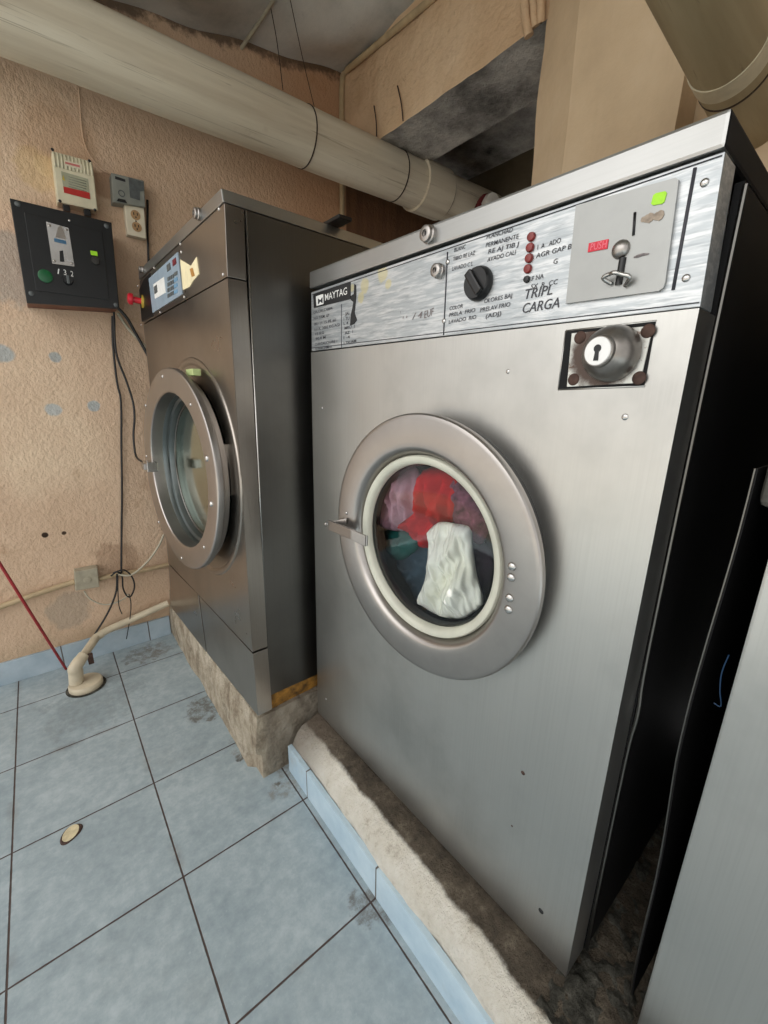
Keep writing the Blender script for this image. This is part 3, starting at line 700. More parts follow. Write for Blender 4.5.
A = dpt(347, 521, .004); B = dpt(329, 525, .022); Cc = dpt(352, 534.5, .030); Dd = dpt(366, 541, .026); Ee = dpt(366.8, 540.5, .002)
bar(m, A, B, .007, .003); bar(m, B, Cc, .0115, .0028); bar(m, Cc, Dd, .0115, .0028); bar(m, Dd, Ee, .0115, .0025)
hd = m.build('door_handle', MT['steel_ring'], door)
rivet('handle_pin', B+Vector((-.004, .004, .002)), .006, MT['chrome'], hd, 14, .8, Vector((-.5, .8, 0)))
rivet('handle_screw', dpt(346.5, 513, .0015), .004, MT['chrome'], door, 12, .6, D2.to_3x3() @ Vector((0, 0, 1)))
# drum
m = MB(); m.lathe([(.215, -.047), (.222, -.075), (.262, -.09), (.27, -.12), (.27, -.44), (.255, -.47), (0, -.47)], D2, 64); m.build('drum', plain('dark_drum_steel', (26, 26, 28), .4, .8, .2, 20), W2)

# laundry behind the glass
def cloth_blob(name, outline, h, thick, mat, label, fold=(0, 0, 0), fr_amp=.006, rib=0.0, seed=0, cat='cloth'):
    """soft cloth bundle whose outline (photo pixels) lies in the plane h behind the door face, with folds"""
    Mi = D2w.inverted(); o_ = Mi @ CAM
    def dl(q): d_ = Mi.to_3x3() @ ray(q); t_ = (h-o_.z)/d_.z; return (o_+d_*t_)
    P = spline([dl(q) for q in outline+[outline[0]]], 6)[:-1]
    lim = .156 if h > -.07 else .20
    P = [Vector((p.x, p.y, p.z))*1.0 if Vector((p.x, p.y)).length <= lim else Vector((p.x*lim/Vector((p.x, p.y)).length, p.y*lim/Vector((p.x, p.y)).length, p.z)) for p in P]
    c = sum(P, Vector())/len(P); m = MB(); K = 16; n = len(P)
    def disp(p, s, side):
        w = sqrt(max(0, 1-s**2.6)); z = thick*w
        q = Vector((p.x*fold[0], p.y*fold[1], seed*1.7))
        z += w*fr_amp*(noise.noise(q)+.5*noise.noise(q*2.3))*2
        if rib: z += w*rib*sin((p.x*.96+p.y*.22)*2*pi/.0085)
        return Vector((p.x, p.y, h + side*z)) if side > 0 else Vector((p.x, p.y, h - thick*.8*w))
    for side in (1, -1):
        rings = []
        for kk in range(1, K+1):
            s = kk/K; rings.append([m.v(disp(c+(p-c)*s, s, side)) for p in P])
        cv = m.v(disp(c, 0, side))
        for i in range(n): m.f([cv, rings[0][i], rings[0][(i+1) % n]], True)
        for kk in range(K-1):
            for i in range(n): m.f([rings[kk][i], rings[kk+1][i], rings[kk+1][(i+1) % n], rings[kk][(i+1) % n]], True)
    bmesh.ops.remove_doubles(m.bm, verts=m.bm.verts[:], dist=1e-6)
    for v in m.bm.verts: v.co = D2w @ v.co
    o = m.build(name, mat, None, sharp=180)
    return tag(o, label, cat)
cloth_blob('white_garment', [(430, 529), (440, 522), (458, 524), (470, 528), (472, 545), (476, 575), (483, 600), (480, 607), (464, 619), (446, 626), (426, 620), (419, 604), (427, 574), (430, 548)], -.058, .024, MT['c_white'], 'white ribbed knit garment pressed against the washer door glass', (34, 16, 0), .016, 0, 3)
cloth_blob('red_garment', [(423, 470), (440, 466), (458, 478), (461, 500), (455, 520), (445, 527), (432, 548), (416, 540), (411, 530), (420, 512), (420, 490)], -.095, .028, MT['c_red'], 'bright red cloth behind the glass, above the white knit garment', (80, 18, 0), .022, 0, 5)
cloth_blob('mauve_garment', [(385, 492), (395, 476), (408, 466), (418, 470), (421, 492), (419, 520), (408, 530), (390, 530), (381, 520)], -.085, .026, MT['c_mauve'], 'pale mauve cloth at upper left behind the washer door glass', (70, 14, 0), .014, 0, 9)
cloth_blob('patterned_garment', [(452, 474), (464, 480), (478, 500), (488, 528), (480, 545), (468, 532), (458, 522), (458, 500)], -.105, .024, MT['c_mauve_d'], 'dark mauve patterned cloth right of the red cloth in the drum', (40, 40, 0), .008, 0, 11)
cloth_blob('teal_garment', [(384, 530), (398, 528), (412, 534), (418, 548), (402, 560), (390, 556), (383, 545)], -.10, .02, MT['c_teal'], 'teal green cloth below the pale mauve cloth in the drum', (30, 26, 0), .008, 0, 13)
cloth_blob('dark_blue_garment', [(384, 548), (400, 552), (420, 545), (434, 552), (430, 580), (424, 610), (405, 605), (390, 585), (382, 566)], -.115, .02, MT['c_navy'], 'slate blue cloth at lower left of the drum beside white knit', (30, 30, 0), .01, 0, 17)
cloth_blob('plum_garment', [(466, 530), (478, 538), (490, 550), (492, 572), (486, 596), (478, 590), (470, 565), (464, 545)], -.12, .02, MT['c_plum'], 'dark plum cloth right of the white knit garment in the drum', (30, 30, 0), .01, 0, 19)

# ---- left washer
F1 = frame(radians(1.6484), radians(1.3165), radians(-.4982), Vector((.3632, 1.0377, .23)))
k1 = lambda x, y, off=0.0: fr((x, y), F1, off)
k1z = lambda x, y, off=0.0: (k1(x, y, off).y, k1(x, y, off).z)
W1 = empty('washing_machine', None, 'dull steel washer with keypad panel and empty round door by the peach wall', 'washing machine', F1)
N1 = Vector((-cos(radians(5.2))*cos(radians(1.7)), -sin(radians(5.2))*cos(radians(1.7)), sin(radians(1.7)))).normalized()
D1w = facing((.302, 1.3755, .9165), N1); D1 = F1.inverted() @ D1w; dc1 = D1.translation
def d1pt(x, y, h):
    Mi = D1w.inverted(); o_ = Mi @ CAM; d_ = Mi.to_3x3() @ ray((x, y)); t_ = (h-o_.z)/d_.z; return D1 @ (o_+d_*t_)
TRq, TLq, BRq, BLq = (222, 188), (139, 271), (258, 716), (171, 607)
m = MB(); Cd = [k1z(252.5, 652), k1z(168.5, 563), k1z(143.5, 325), k1z(227.6, 278)]
plate_hole(m, Cd, (dc1.y, dc1.z), .262, 0, .0015)
m.plate([Cd[0], (Cd[0][0]+.0015, Cd[0][1]), (Cd[3][0]+.0015, Cd[3][1]), Cd[3]], .0002, .045)
m.plate([(Cd[1][0]-.0015, Cd[1][1]), Cd[1], Cd[2], (Cd[2][0]-.0015, Cd[2][1])], .0002, .045)
f1 = m.build('front_panel', MT['steel_dark'], W1)
Rc = Matrix.Translation((0, dc1.y, dc1.z)) @ facing((0, 0, 0), FWD)
m = MB(); m.lathe([(.334, -.001), (.331, .003), (.324, .0045), (.316, .004), (.310, -.001)], Rc, 96); m.build('pressed_ring', MT['steel_dark'], f1)
m = MB(); kk = k1z(198.5, 599); kb = k1z(206.5, 652)
m.plate([k1z(258, 716), k1z(207, 653), k1z(199.2, 596), k1z(252.8, 654)], 0, .045, .001); m.build('kick_panel', MT['steel_dark'], W1)
m = MB(); m.plate([k1z(206, 652), BLq and k1z(*BLq), k1z(168.6, 564.5), k1z(198, 594.5)], 0, .045, .001); m.build('kick_panel', MT['steel_dark'], W1)
m = MB(); cpq = [k1z(227.4, 276.5), k1z(143.2, 323.5), k1z(139.6, 281), k1z(224.3, 203)]
m.plate(cpq, 0, .045, .001); cp1 = m.build('control_panel', MT['steel_dark'], W1)
Wd1 = .8567; Hc = k1z(224.2, 202)[1]-.002; D1_ = .85
m = MB(); m.box(.050, D1_, .004, .010, .045, Hc); m.box(.050, D1_, Wd1-.010, Wd1-.004, .03, Hc); m.box(D1_-.006, D1_, .010, Wd1-.010, .03, Hc); m.box(.047, D1_-.006, .010, Wd1-.010, .03, .05)
m.build('cabinet', MT['steel_side'], W1)
m = MB(); m.tube([(.0485, .002, .045), (.0485, .002, Hc)], .0022, 8); m.build('side_panel_rim', MT['chrome'], W1)
m = MB(); t0, t1, b1, b0 = k1z(*TLq), k1z(*TRq), k1z(224.2, 202), k1z(139.5, 280)
m.hexa([(-.002, b1[0], b1[1]), (D1_, b1[0], b1[1]), (D1_, b0[0], b0[1]), (-.002, b0[0], b0[1]), (-.002, t1[0], t1[1]), (D1_, t1[0], t1[1]), (D1_, t0[0], t0[1]), (-.002, t0[0], t0[1])], .003)
lid1 = m.build('lid', MT['steel_lid'], W1)
knob_lock('lid_lock', k1(199.5, 214.5, .002), .012, lid1); knob_lock('lid_lock', k1(143.5, 270, .002), .010, lid1)
for (x, y) in ((218.6, 209), (222.8, 274.5), (180, 244), (184, 297), (160, 312.5), (181, 252), (141, 325), (137.8, 286), (154, 268)):
    rivet('panel_screw', k1(x, y, 0), .0045, MT['chrome'], cp1, 12)
# skid
for (a_, b_) in ((.006, .06), (Wd1-.07, Wd1-.012)):
    m = MB(); m.box(.02, .80, a_, b_, -.012, .052, .003); m.build('skid', MT['yellow_paint'], W1)
# black end plate, keypad, torn paper, stop button
m = MB(); m.poly([k1z(142, 322), k1z(139.4, 290), k1z(144, 280), k1z(150.5, 272.5), k1z(154, 316)], -.0012, .0); m.build('end_plate', MT['black_paint'], cp1)
m = MB(); m.poly([k1z(153.2, 313), k1z(149.2, 279), k1z(178.2, 252.2), k1z(183, 294)], -.002, .0); kp = m.build('keypad', MT['keypad'], cp1)
km = lambda *q: [k1z(a, b, .0022) for a, b in q]
m = MB(); m.poly(km((155.2, 299), (153.5, 284.5), (164.0, 277), (166, 292.5)), -.0032, -.0018); scr = m.build('display', MT['white_ink'], kp)
m = MB(); m.poly(km((155, 294.5), (154.2, 287), (157.2, 284.6), (158, 292)), -.0038, -.003); m.build('display_window', MT['grey_dark'], scr)
for r_ in range(4):
    for c_ in range(3):
        x = 168.6+c_*2.3; y = 279.2+r_*5.6-c_*1.3
        m = MB(); m.poly(km((x-.75, y+2), (x-.95, y-1.6), (x+.75, y-2.6), (x+.95, y+1)), -.0034, -.0018); m.build('key', MT['grey_dark'], kp)
    x = 176; y = 274+r_*6
    m = MB(); m.poly(km((x-1.6, y+2.2), (x-1.8, y-1), (x+1.4, y-3), (x+1.6, y+.4)), -.0034, -.0018); m.build('key', plain('blue_key', (110, 150, 180), .4) if r_ else MT['grey_dark'], kp)
m = MB(); m.poly(km((173, 266.5), (172.6, 260.4), (175.8, 257.6), (176.6, 263.5)), -.0034, -.0018); m.build('key', plain('maroon_key', (110, 30, 40), .4), kp)
m = MB(); m.poly(km((167.6, 271.8), (166.8, 265.4), (170, 262.8), (171, 269)), -.0034, -.0018); m.build('key', MT['grey_dark'], kp)
m = MB(); m.poly([k1z(183.4, 290), k1z(180.6, 259.5), k1z(191.5, 266), k1z(197, 257), k1z(199.6, 274), k1z(193.5, 281), k1z(190, 287)], -.0016, .0); m.build('torn_paper_label', MT['paper'], cp1)
m = MB(); m.poly([k1z(192.5, 277), k1z(190.5, 269), k1z(193.5, 268), k1z(195.5, 276)], -.0024, -.001); m.build('glue_stain', plain('amber_glue', (170, 120, 52), .6), cp1)
pe = k1(143.0, 301.5, 0); Me = facing(pe, (-.92, .22, .1))
m = MB(); m.lathe([(.022, -.004), (.022, .004), (.012, .005), (.010, .005), (0, .005)], Me, 28); es = m.build('emergency_stop', MT['yellow_plastic'], W1)
m = MB(); m.lathe([(.010, .004), (.010, .030), (.018, .031), (.0195, .037), (.0185, .044), (.013, .048), (0, .049)], Me, 28); m.build('stop_button', MT['red_plastic'], es)
# door
m = MB()
m.lathe([(.2975, -.020), (.3000, -.016), (.3005, -.005), (.2995, -.0015), (.297, .0), (.293, .0004), (.270, .0006), (.245, .0004), (.238, .0), (.234, -.0015), (.232, -.004), (.2310, -.010), (.2300, -.040), (.280, -.040), (.283, -.022)], D1, 96, close=True)
door1 = m.build('door', MT['steel_ring'], W1, sharp=26)
m = MB(); m.lathe([(.2312, -.036), (.2297, -.038), (.2280, -.052), (.2180, -.0545), (.2165, -.058), (.2140, -.074), (.2130, -.080), (.2230, -.080), (.2320, -.045)], D1, 80, close=True); m.build('door_collar', steel('collar_steel', (122, 128, 128), .34, (60, 60, 60), .15, .03), door1)
def m_dull_glass():
    m = m_glass('dull_door_glass', (.42, .45, .40, 1), 1.0); nt = m.node_tree; k = N(nt)
    mx = [n for n in nt.nodes if n.type == 'MIX_SHADER'][0]; fz = [n for n in nt.nodes if n.type == 'FRESNEL'][0]; gl = [n for n in nt.nodes if n.type == 'BSDF_GLOSSY'][0]
    gl.inputs[0].default_value = (.74, .80, .70, 1); gl.inputs['Roughness'].default_value = .12
    k.link(k.math('ADD', fz.outputs[0], .45), mx.inputs[0]); return m
m = MB(); m.lathe([(.2138, -.072), (.18, -.069), (.10, -.066), (.05, -.065), (0, -.0648)], D1, 72); m.build('door_glass', m_dull_glass(), door1)
m = MB(); m.lathe([(.2155, -.0705), (.2085, -.0685), (.2060, -.0705), (.2120, -.073)], D1, 72, close=True); m.build('glass_seal', MT['steel_side'], door1)
m = MB(); m.lathe([(.262, -.058), (.262, -.075), (.235, -.075), (.235, -.050)], D1, 72); m.build('dark_gap_seal', MT['black'], door1)
for (x, y, r) in ((162.6, 376.5, .005), (190.7, 404.6, .005), (207, 458.5, .0085), (211.3, 504, .0085), (204, 547, .005), (181.7, 558, .005), (158.8, 522, .005), (145.7, 405.5, .005), (146.5, 456, .005)):
    rivet('door_rivet', d1pt(x, y, 0), r, MT['chrome'], door1, 16, .6, D1.to_3x3() @ Vector((0, 0, 1)))
p = d1pt(149, 466, .012); m = MB(); m.box(p.x-.012, p.x+.020, p.y-.030, p.y+.030, p.z-.016, p.z+.016, .002); la = m.build('door_latch', MT['chrome'], door1)
m = MB(); m.box(p.x-.018, p.x-.010, p.y-.010, p.y+.022, p.z-.011, p.z+.009, .0015); m.build('latch_cap', MT['steel_ring'], la)
p = d1pt(224, 470, -.045); m = MB(); m.box(p.x-.01, p.x+.03, p.y-.014, p.y+.014, p.z-.07, p.z+.07, .004); m.build('door_hinge', MT['steel_dark'], door1)
p = d1pt(190, 373.5, -.03); m = MB(); m.box(p.x-.002, p.x+.02, p.y-.03, p.y+.03, p.z-.006, p.z+.012, .002); m.build('door_tab', plain('pale_green_tape', (176, 190, 130), .6), door1)
m = MB(); m.lathe([(.262, -.076), (.285, -.12), (.30, -.14), (.30, -.50), (0, -.52)], D1, 64); m.build('drum', plain('grey_drum', (120, 118, 106), .4, .6, .2, 16), W1)
rivet('collar_stud', d1pt(156.5, 431.5, -.05), .006, MT['chrome'], door1, 12, .9, D1.to_3x3() @ Vector((0, -.6, .5)))
rivet('collar_stud', d1pt(188.6, 541, -.045), .007, MT['chrome'], door1, 12, 1.4, D1.to_3x3() @ Vector((0, .8, .6)))

# ---- third machine at the right edge
W3 = empty('washing_machine', (.575, .068, .176), 'stainless steel machine front at the right edge with dark bent side sheet', 'washing machine')
m = MB(); m.box(0, .02, -.72, 0, .0, 1.26, .003); m.build('front_panel', MT['steel'], W3)
def side_pt(t):  # wavy front rim of the bent sheet, t: 0 bottom .. 1 top
    return (.045+.004*sin(t*7)-.006*t, .021+.017*min(1, t*1.9)**.8-.004*max(0, t-.8)*5*.4+.0022*sin(t*11+1), .02+t*.885)
m = MB(); L = [side_pt(i/24) for i in range(25)]
for (off) in (0.0, -.003):
    pass
A_ = [m.v(p) for p in L]; B_ = [m.v((p[0], p[1]-.0025, p[2])) for p in L]; C_ = [m.v((.70, .012, p[2])) for p in L]; E_ = [m.v((.70, .0095, p[2])) for p in L]
for i in range(24):
    m.f([A_[i], A_[i+1], C_[i+1], C_[i]], True); m.f([B_[i], E_[i], E_[i+1], B_[i+1]], True); m.f([A_[i], B_[i], B_[i+1], A_[i+1]], True); m.f([C_[i], C_[i+1], E_[i+1], E_[i]], True)
for i in (0, 24): m.f([A_[i], C_[i], E_[i], B_[i]])
m.build('side_panel', MT['dark_sheet'], W3)
m = MB(); m.tube(L, .0014, 6); m.build('side_panel_rim', MT['steel_side'], W3)
m = MB(); m.box(.020, .70, -.72, -.002, 0, 1.25, .002); m.build('cabinet', MT['dark_sheet'], W3)
m = MB(); m.box(.05, .16, -.01, .028, .86, .925, .014, 4); m.build('hinge_cover', plain('grey_rubber_cap', (84, 82, 76), .6), W3)
p = on((716, 700), 0, .60)
m = MB(); m.tube([on((729, 655), 0, .595), on((722, 672), 0, .60), on((720, 690), 0, .602), on((721, 706), 0, .604), on((714, 703), 0, .606)], .0008, 6, sub=4)
tag(m.build('blue_wire', MT['blue_wire']), 'thin blue wire hanging against the dark side of the right machine', 'wire')
# louvred dryer back in the dark gap
LV = empty('louvred_cabinet', (1.75, .3, .0), 'dim grey louvred cabinet far back in the gap between machines', 'cabinet')
m = MB(); m.box(0, .4, -1.0, .12, .02, 1.33, .004); m.build('body', plain('grey_enamel', (120, 120, 116), .5), LV)
for i in range(8):
    m = MB(); z = .98+i*.035; m.hexa([(-.012, -.9, z), (.0, -.9, z+.004), (.0, .06, z+.004), (-.012, .06, z), (-.012, -.9, z+.006), (.0, -.9, z+.022), (.0, .06, z+.022), (-.012, .06, z+.006)]); m.build('louvre', plain('grey_louvre', (104, 104, 102), .5), LV)

# ------------------------------------------------------------------ overhead ducts
PY, PZ, PR = 1.85, 2.166, .1035
DU = empty('air_duct', (.0, PY, PZ), 'long beige round duct running along the peach wall near the ceiling', 'duct')
m = MB()
xs = [-.62+i*.06 for i in range(49)]
pts = [(x, .004*noise.noise((x*2, 0, 0)), .004*noise.noise((x*2, 5, 0))) for x in xs]
m.tube(pts, [PR*(1+.012*noise.noise((x*3, 9, 1))) for x in xs], 48); m.build('pipe', MT['pipe'], DU)
def duct_x(q):      # x where the pixel's ray passes the plane through the duct axis facing the camera
    d = ray(q); a = Vector((0, PY, PZ-CAM.z)); a2 = a.normalized(); t = (a.length-PR*.7)/(d.y*a2.y+d.z*a2.z); return d.x*t
def ring_at(mb, x, r0, r1, w, n=48): mb.lathe([(r0, -w), (r1, -w), (r1, w), (r0, w)], facing((x, 0, 0), (1, 0, 0)), n, close=True)
xa = duct_x((434, 185)); xb = duct_x((447, 188))
m = MB(); ring_at(m, xa+.03, PR-.001, PR+.012, .09); m.build('coupling', MT['pipe'], DU)
m = MB(); ring_at(m, xa+.125, PR-.001, PR+.006, .003); m.build('coupling_lip', MT['wire'], DU)
for q in ((312, 142), (404, 178)):
    m = MB(); ring_at(m, duct_x(q), PR-.001, PR+.0028, .0022); m.build('strap_wire', MT['wire'], DU)
# second duct, top right
d2 = Vector((1, .0138, -.0859)).normalized()
r2d = .0642; ctr = Vector((1.155, .392, 1.807))
D2U = empty('air_duct', ctr, 'olive beige round duct with metal collar above the big washer', 'duct')
def pd(s): return d2*s
m = MB(); m.tube([pd(-1.5+i*.0843) for i in range(22)], r2d, 48); m.build('pipe', MT['pipe2'], D2U)
m = MB(); m.lathe([(r2d-.001, -.022), (r2d+.002, -.022), (r2d+.002, .022), (r2d-.001, .022)], facing(pd(.022), d2), 48, close=True); m.build('collar', plain('dull_tin_collar', (204, 196, 172), .4, .2), D2U)
m = MB(); m.lathe([(r2d-.001, -.002), (r2d+.0015, -.002), (r2d+.0015, .002), (r2d-.001, .002)], facing(pd(.075), d2), 48, close=True); m.build('seam_band', MT['wire'], D2U)

# hanging wires, rod and ceiling bits
def thin(name, pts, r, mat, label, cat, sub=4, n=7, group=None):
    m = MB(); m.tube(pts, r, n, sub=sub); return tag(m.build(name, mat), label, cat, group)
thin('hanger_wire', [on((289, -6), 1, 1.85), on((303, 60), 1, 1.86), on((316.5, 116), 1, PY-.01)], .0016, MT['wire'], 'right hanging wire dropping to the strap round the beige duct', 'wire')
thin('hanger_wire', [on((270, 4), 1, 1.9), on((277, 42), 1, 1.93), on((283, 90), 1, 1.95)], .0018, MT['wire'], 'left hanging wire dropping from the steel rod behind the duct', 'wire')
thin('steel_rod', [on((240, 50), 1, YW+.01), on((258, 24), 1, 1.98), on((276, -4), 1, 1.86)], .007, MT['conduit_box'], 'grey steel rod slanting from the wall up to the ceiling', 'rod', n=12)
thin('corner_conduit', [on((342, 226), 1, YW-.013), on((342, 150), 1, YW-.013), on((342, 84), 1, YW-.013), on((346, 72), 1, YW-.03), on((352, 66), 0, BX-.014), on((400, 26), 0, BX-.014), on((440, -8), 0, BX-.014)], .0125, MT['conduit'], 'thin painted conduit climbing the wall corner and following the beam', 'conduit', n=12)
for i, (a, b) in enumerate((((397.5, 86), (403, 121)), ((374, 106), (376.5, 140)))):
    thin('rusty_rebar_tie', [on(a, 0, BX-.006), on(((a[0]+b[0])/2+1, (a[1]+b[1])/2), 0, BX-.014), on(b, 0, BX-.006)], .0026, MT['rust'], ('longer rusty tie wire, right one of two on the beam face', 'shorter rusty tie wire, left one of two on the beam face')[i], 'wire')
for i, (x0, x1, y1, r) in enumerate(((524, 529, 36, .014), (533, 536, 26, .012), (541, 541, 22, .012))):
    thin('painted_conduit', [on((x0, -8), 0, BX-.02), on(((x0+x1)/2, y1*.55), 0, BX-.022), on((x1, y1), 0, BX-.014)], r, MT['beam'], ('longest paint covered conduit stub between beam and column', 'middle paint covered conduit stub between beam and column', 'paint covered conduit stub nearest the column')[i], 'conduit', n=12)
def lump(name, c, r, mat, label, cat, seed, sc=(1, 1, 1), amp=.35):
    m = MB(); bmesh.ops.create_icosphere(m.bm, subdivisions=4, radius=1)
    for v in m.bm.verts:
        n_ = v.co.normalized(); k = 1+amp*noise.noise(n_*2.1+Vector((seed, 0, 0)))+amp*.5*noise.noise(n_*5+Vector((0, seed, 0)))
        v.co = Vector(c)+Vector((n_.x*sc[0], n_.y*sc[1], n_.z*sc[2]))*r*k
    for f in m.bm.faces: f.smooth = True
    return tag(m.build(name, mat, sharp=180), label, cat)
c = on((387, 22), 1, 1.78); lump('crumpled_bag', c, .038, MT['rag_white'], 'small white crumpled plastic stuffed between ceiling and conduit', 'bag', 4, (1, 1, 1.2))
# white pipe end wrapped in a dark red rag at the far end of the duct
c = on((490, 204), 1, 1.60)
m = MB(); m.lathe([(.0, .05), (.03, .045), (.040, .025), (.040, -.19), (0, -.19)], facing(c, (-.55, -.8, .1)), 28); o = m.build('pipe_stub', plain('white_pvc_end', (196, 192, 184), .5)); tag(o, 'white pipe end poking from the dark red rag behind the big washer', 'pipe')
m = MB(); Mr = facing(c, (-.55, -.8, .1))
for k in range(3):
    pts = [Mr @ Vector(((.049+.010*noise.noise((a*.9, k, 2)))*cos(a*2*pi/20), (.049+.010*noise.noise((a*.7, k, 7)))*sin(a*2*pi/20), -.02-.03*k+.012*noise.noise((a*.6, k, 4)))) for a in range(21)]
    m.tube(pts, .013, 8)
tag(m.build('red_rag', MT['rag_red']), 'dark red rag tied around the white pipe end near the duct', 'rag')
c = Vector(F1 @ Vector((.30, .26, Hc+.04)))
c = on((336, 222), 2, 1.586)
m = MB(); m.box(-.02, .02, -.045, .045, -.006, .003, .002)
o = m.build('flat_plate', MT['black']); o.location = c; tag(o, 'small flat black plate lying on top of the left washer', 'plate')

# ------------------------------------------------------------------ wall equipment
def wframe(d=0.0): # local frame on the wall: x into wall, y along -x world (left in photo is +y)
    return Matrix(((0, -1, 0, 0), (1, 0, 0, YW-d), (0, 0, 1, 0), (0, 0, 0, 1)))
FW = wframe()
w = lambda x, y, off=0.0: fr((x, y), FW, off)
wz = lambda x, y, off=0.0: (w(x, y, off).y, w(x, y, off).z)
def wthing(name, q, label, cat):
    p = FW @ w(*q); o = empty(name, None, label, cat, Matrix.Translation((p.x, p.y, p.z)) @ FW.to_3x3().to_4x4()); o['_o'] = 0; del o['_o']
    return o, (Matrix.Translation((p.x, p.y, p.z)) @ FW.to_3x3().to_4x4())
class Loc:
    def __init__(s, M): s.M = M
    def p(s, x, y, off=0.0): return fr((x, y), s.M, off)
    def z(s, x, y, off=0.0): v = fr((x, y), s.M, off); return (v.y, v.z)
# black coin control box
CB, MC = wthing('coin_control_box', (75, 310), 'black coin control box with green button and numbered knob on peach wall', 'control box'); L_ = Loc(MC)
dp = .13
m = MB(); m.plate([L_.z(118.8, 308.4, dp), L_.z(27.4, 302.4, dp), L_.z(10.2, 198.8, dp), L_.z(110.8, 223.2, dp)], -dp+.008, 0, .002); m.build('wooden_case', MT['wood'], CB)
m = MB(); m.plate([L_.z(119.5, 309, dp), L_.z(26.8, 303, dp), L_.z(9.5, 198, dp), L_.z(111.5, 222.5, dp)], -dp, -dp+.010, .002); fp_ = m.build('front_frame', MT['black_paint'], CB)
o2 = dp+.0035; z2 = lambda x, y: L_.z(x, y, o2); p2 = lambda x, y, e=0: L_.p(x, y, o2+e)
m = MB(); m.plate([z2(109.5, 300), z2(36, 290.5), z2(24, 212), z2(102.5, 232)], -o2, -dp+.002, .0015); dr = m.build('access_door', MT['black_paint'], CB)
m = MB(); m.poly([L_.z(74.5, 266.5, o2+.004), L_.z(52.3, 263.5, o2+.004), L_.z(46, 221.5, o2+.004), L_.z(68.5, 228, o2+.004)], -o2-.004, -o2); ca = m.build('coin_acceptor', MT['chrome'], dr)
o3 = o2+.0045; z3 = lambda x, y: L_.z(x, y, o3)
m = MB(); m.poly([z3(66, 239), z3(55.5, 237.5), z3(58, 227), z3(61.5, 226), z3(64, 231)], -o3-.002, -o3+.001); m.build('coin_chute', MT['steel_dark'], ca)
m = MB(); m.poly([z3(66.6, 244.5), z3(54.4, 241.5), z3(54, 238), z3(66, 241)], -o3-.002, -o3+.001); m.build('blue_strip', plain('blue_strip', (60, 100, 130), .4), ca)
m = MB(); m.poly([z3(64.5, 262), z3(60, 261.5), z3(59.5, 251), z3(63, 250.5)], -o3-.0012, -o3+.001); m.build('coin_slot', MT['black'], ca)
m = MB(); m.poly([z3(73, 262), z3(65.5, 259), z3(64.5, 251.5), z3(71, 253.5)], -o3-.004, -o3+.001); m.build('return_lever', MT['chrome'], ca)
for q in ((49.5, 225.5), (66.5, 230), (54.5, 261), (72, 263.5)): rivet('acceptor_screw', L_.p(q[0], q[1], o3), .004, MT['steel_dark'], ca, 10)
m = MB(); m.lathe([(.020, 0), (.020, .006), (.015, .008), (0, .008)], facing(p2(45.3, 276.3), FWD), 28); m.build('green_button', MT['green_plastic'], dr)
m = MB(); m.lathe([(.015, 0), (.015, .008), (.013, .016), (0, .016)], facing(p2(67.8, 280.5), FWD), 24); sk = m.build('selector_knob', MT['black'], dr)
pk = p2(67.8, 280.5); m = MB(); m.box(pk.x-.024, pk.x-.014, pk.y-.004, pk.y+.004, pk.z-.013, pk.z+.013, .0015); m.build('knob_pointer', MT['grey_dark'], sk)
m = MB(); m.lathe([(.013, 0), (.013, .004), (.011, .008), (0, .009)], facing(p2(95.5, 261), FWD), 24); m.build('push_button', plain('dark_button', (48, 46, 42), .4), dr)
m = MB(); pl = p2(94, 253.5); m.box(pl.x-.004, pl.x, pl.y-.010, pl.y+.010, pl.z-.007, pl.z+.007, .001); o = m.build('pilot_lamp', MT['green_label'], dr)
m = MB()
for s, a in (('1', (57.4, 273.6)), ('3', (64.0, 274.8)), ('2', (71.0, 276.2))):
    text_into(m, s, a, (a[0]+(2.6 if s != '1' else 1.3), a[1]+.5), .017, MC, o2+.0003)
m.build('knob_numerals', MT['white_ink'], dr)
for q in ((17.5, 204), (106.5, 226), (31.5, 293.5), (116, 305)):
    o = rivet('corner_bolt', L_.p(q[0], q[1], dp), .008, MT['grey_dark'], fp_, 12, .5)
rivet('corner_bolt', L_.p(69.5, 220.5, dp), .004, MT['chrome'], fp_, 10, .5)
# white ribbed regulator
RG, MR = wthing('voltage_regulator', (77, 207), 'cream ribbed plastic regulator with red warning label above the black box', 'regulator'); L_ = Loc(MR); dp = .055
Q = [L_.z(97.8, 210.5, dp), L_.z(57.5, 202, dp), L_.z(51.5, 150.5, dp), L_.z(92.5, 161.5, dp)]
m = MB(); m.plate(Q, -dp, 0, .004)
bd = m.build('body', MT['cream'], RG)
for i in range(11):
    u = (i+.5)/11; a = Vector(Q[2])*(1-u)+Vector(Q[3])*u; b2 = a*.70+(Vector(Q[1])*(1-u)+Vector(Q[0])*u)*.30
    m = MB(); m.tube([(-dp-.001, a.x, a.y-.004), (-dp-.001, b2.x, b2.y)], .0032, 8); m.build('rib', MT['cream'], bd)
o2 = dp+.0045; z2 = lambda x, y: L_.z(x, y, o2)
m = MB(); m.poly([z2(82.5, 170), z2(64.6, 165), z2(64, 159.6), z2(82, 164.6)], -o2, -dp); lb = m.build('name_label', MT['ivory'], bd)
m = MB(); m.poly([L_.z(80, 167.6, o2+.0003), L_.z(65.2, 163.6, o2+.0003), L_.z(65, 161.6, o2+.0003), L_.z(79.8, 165.4, o2+.0003)], -o2-.0006, -o2); m.build('red_print', plain('pale_red_print', (190, 110, 104), .5), lb)
o2 = dp+.001; z2 = lambda x, y: L_.z(x, y, o2)
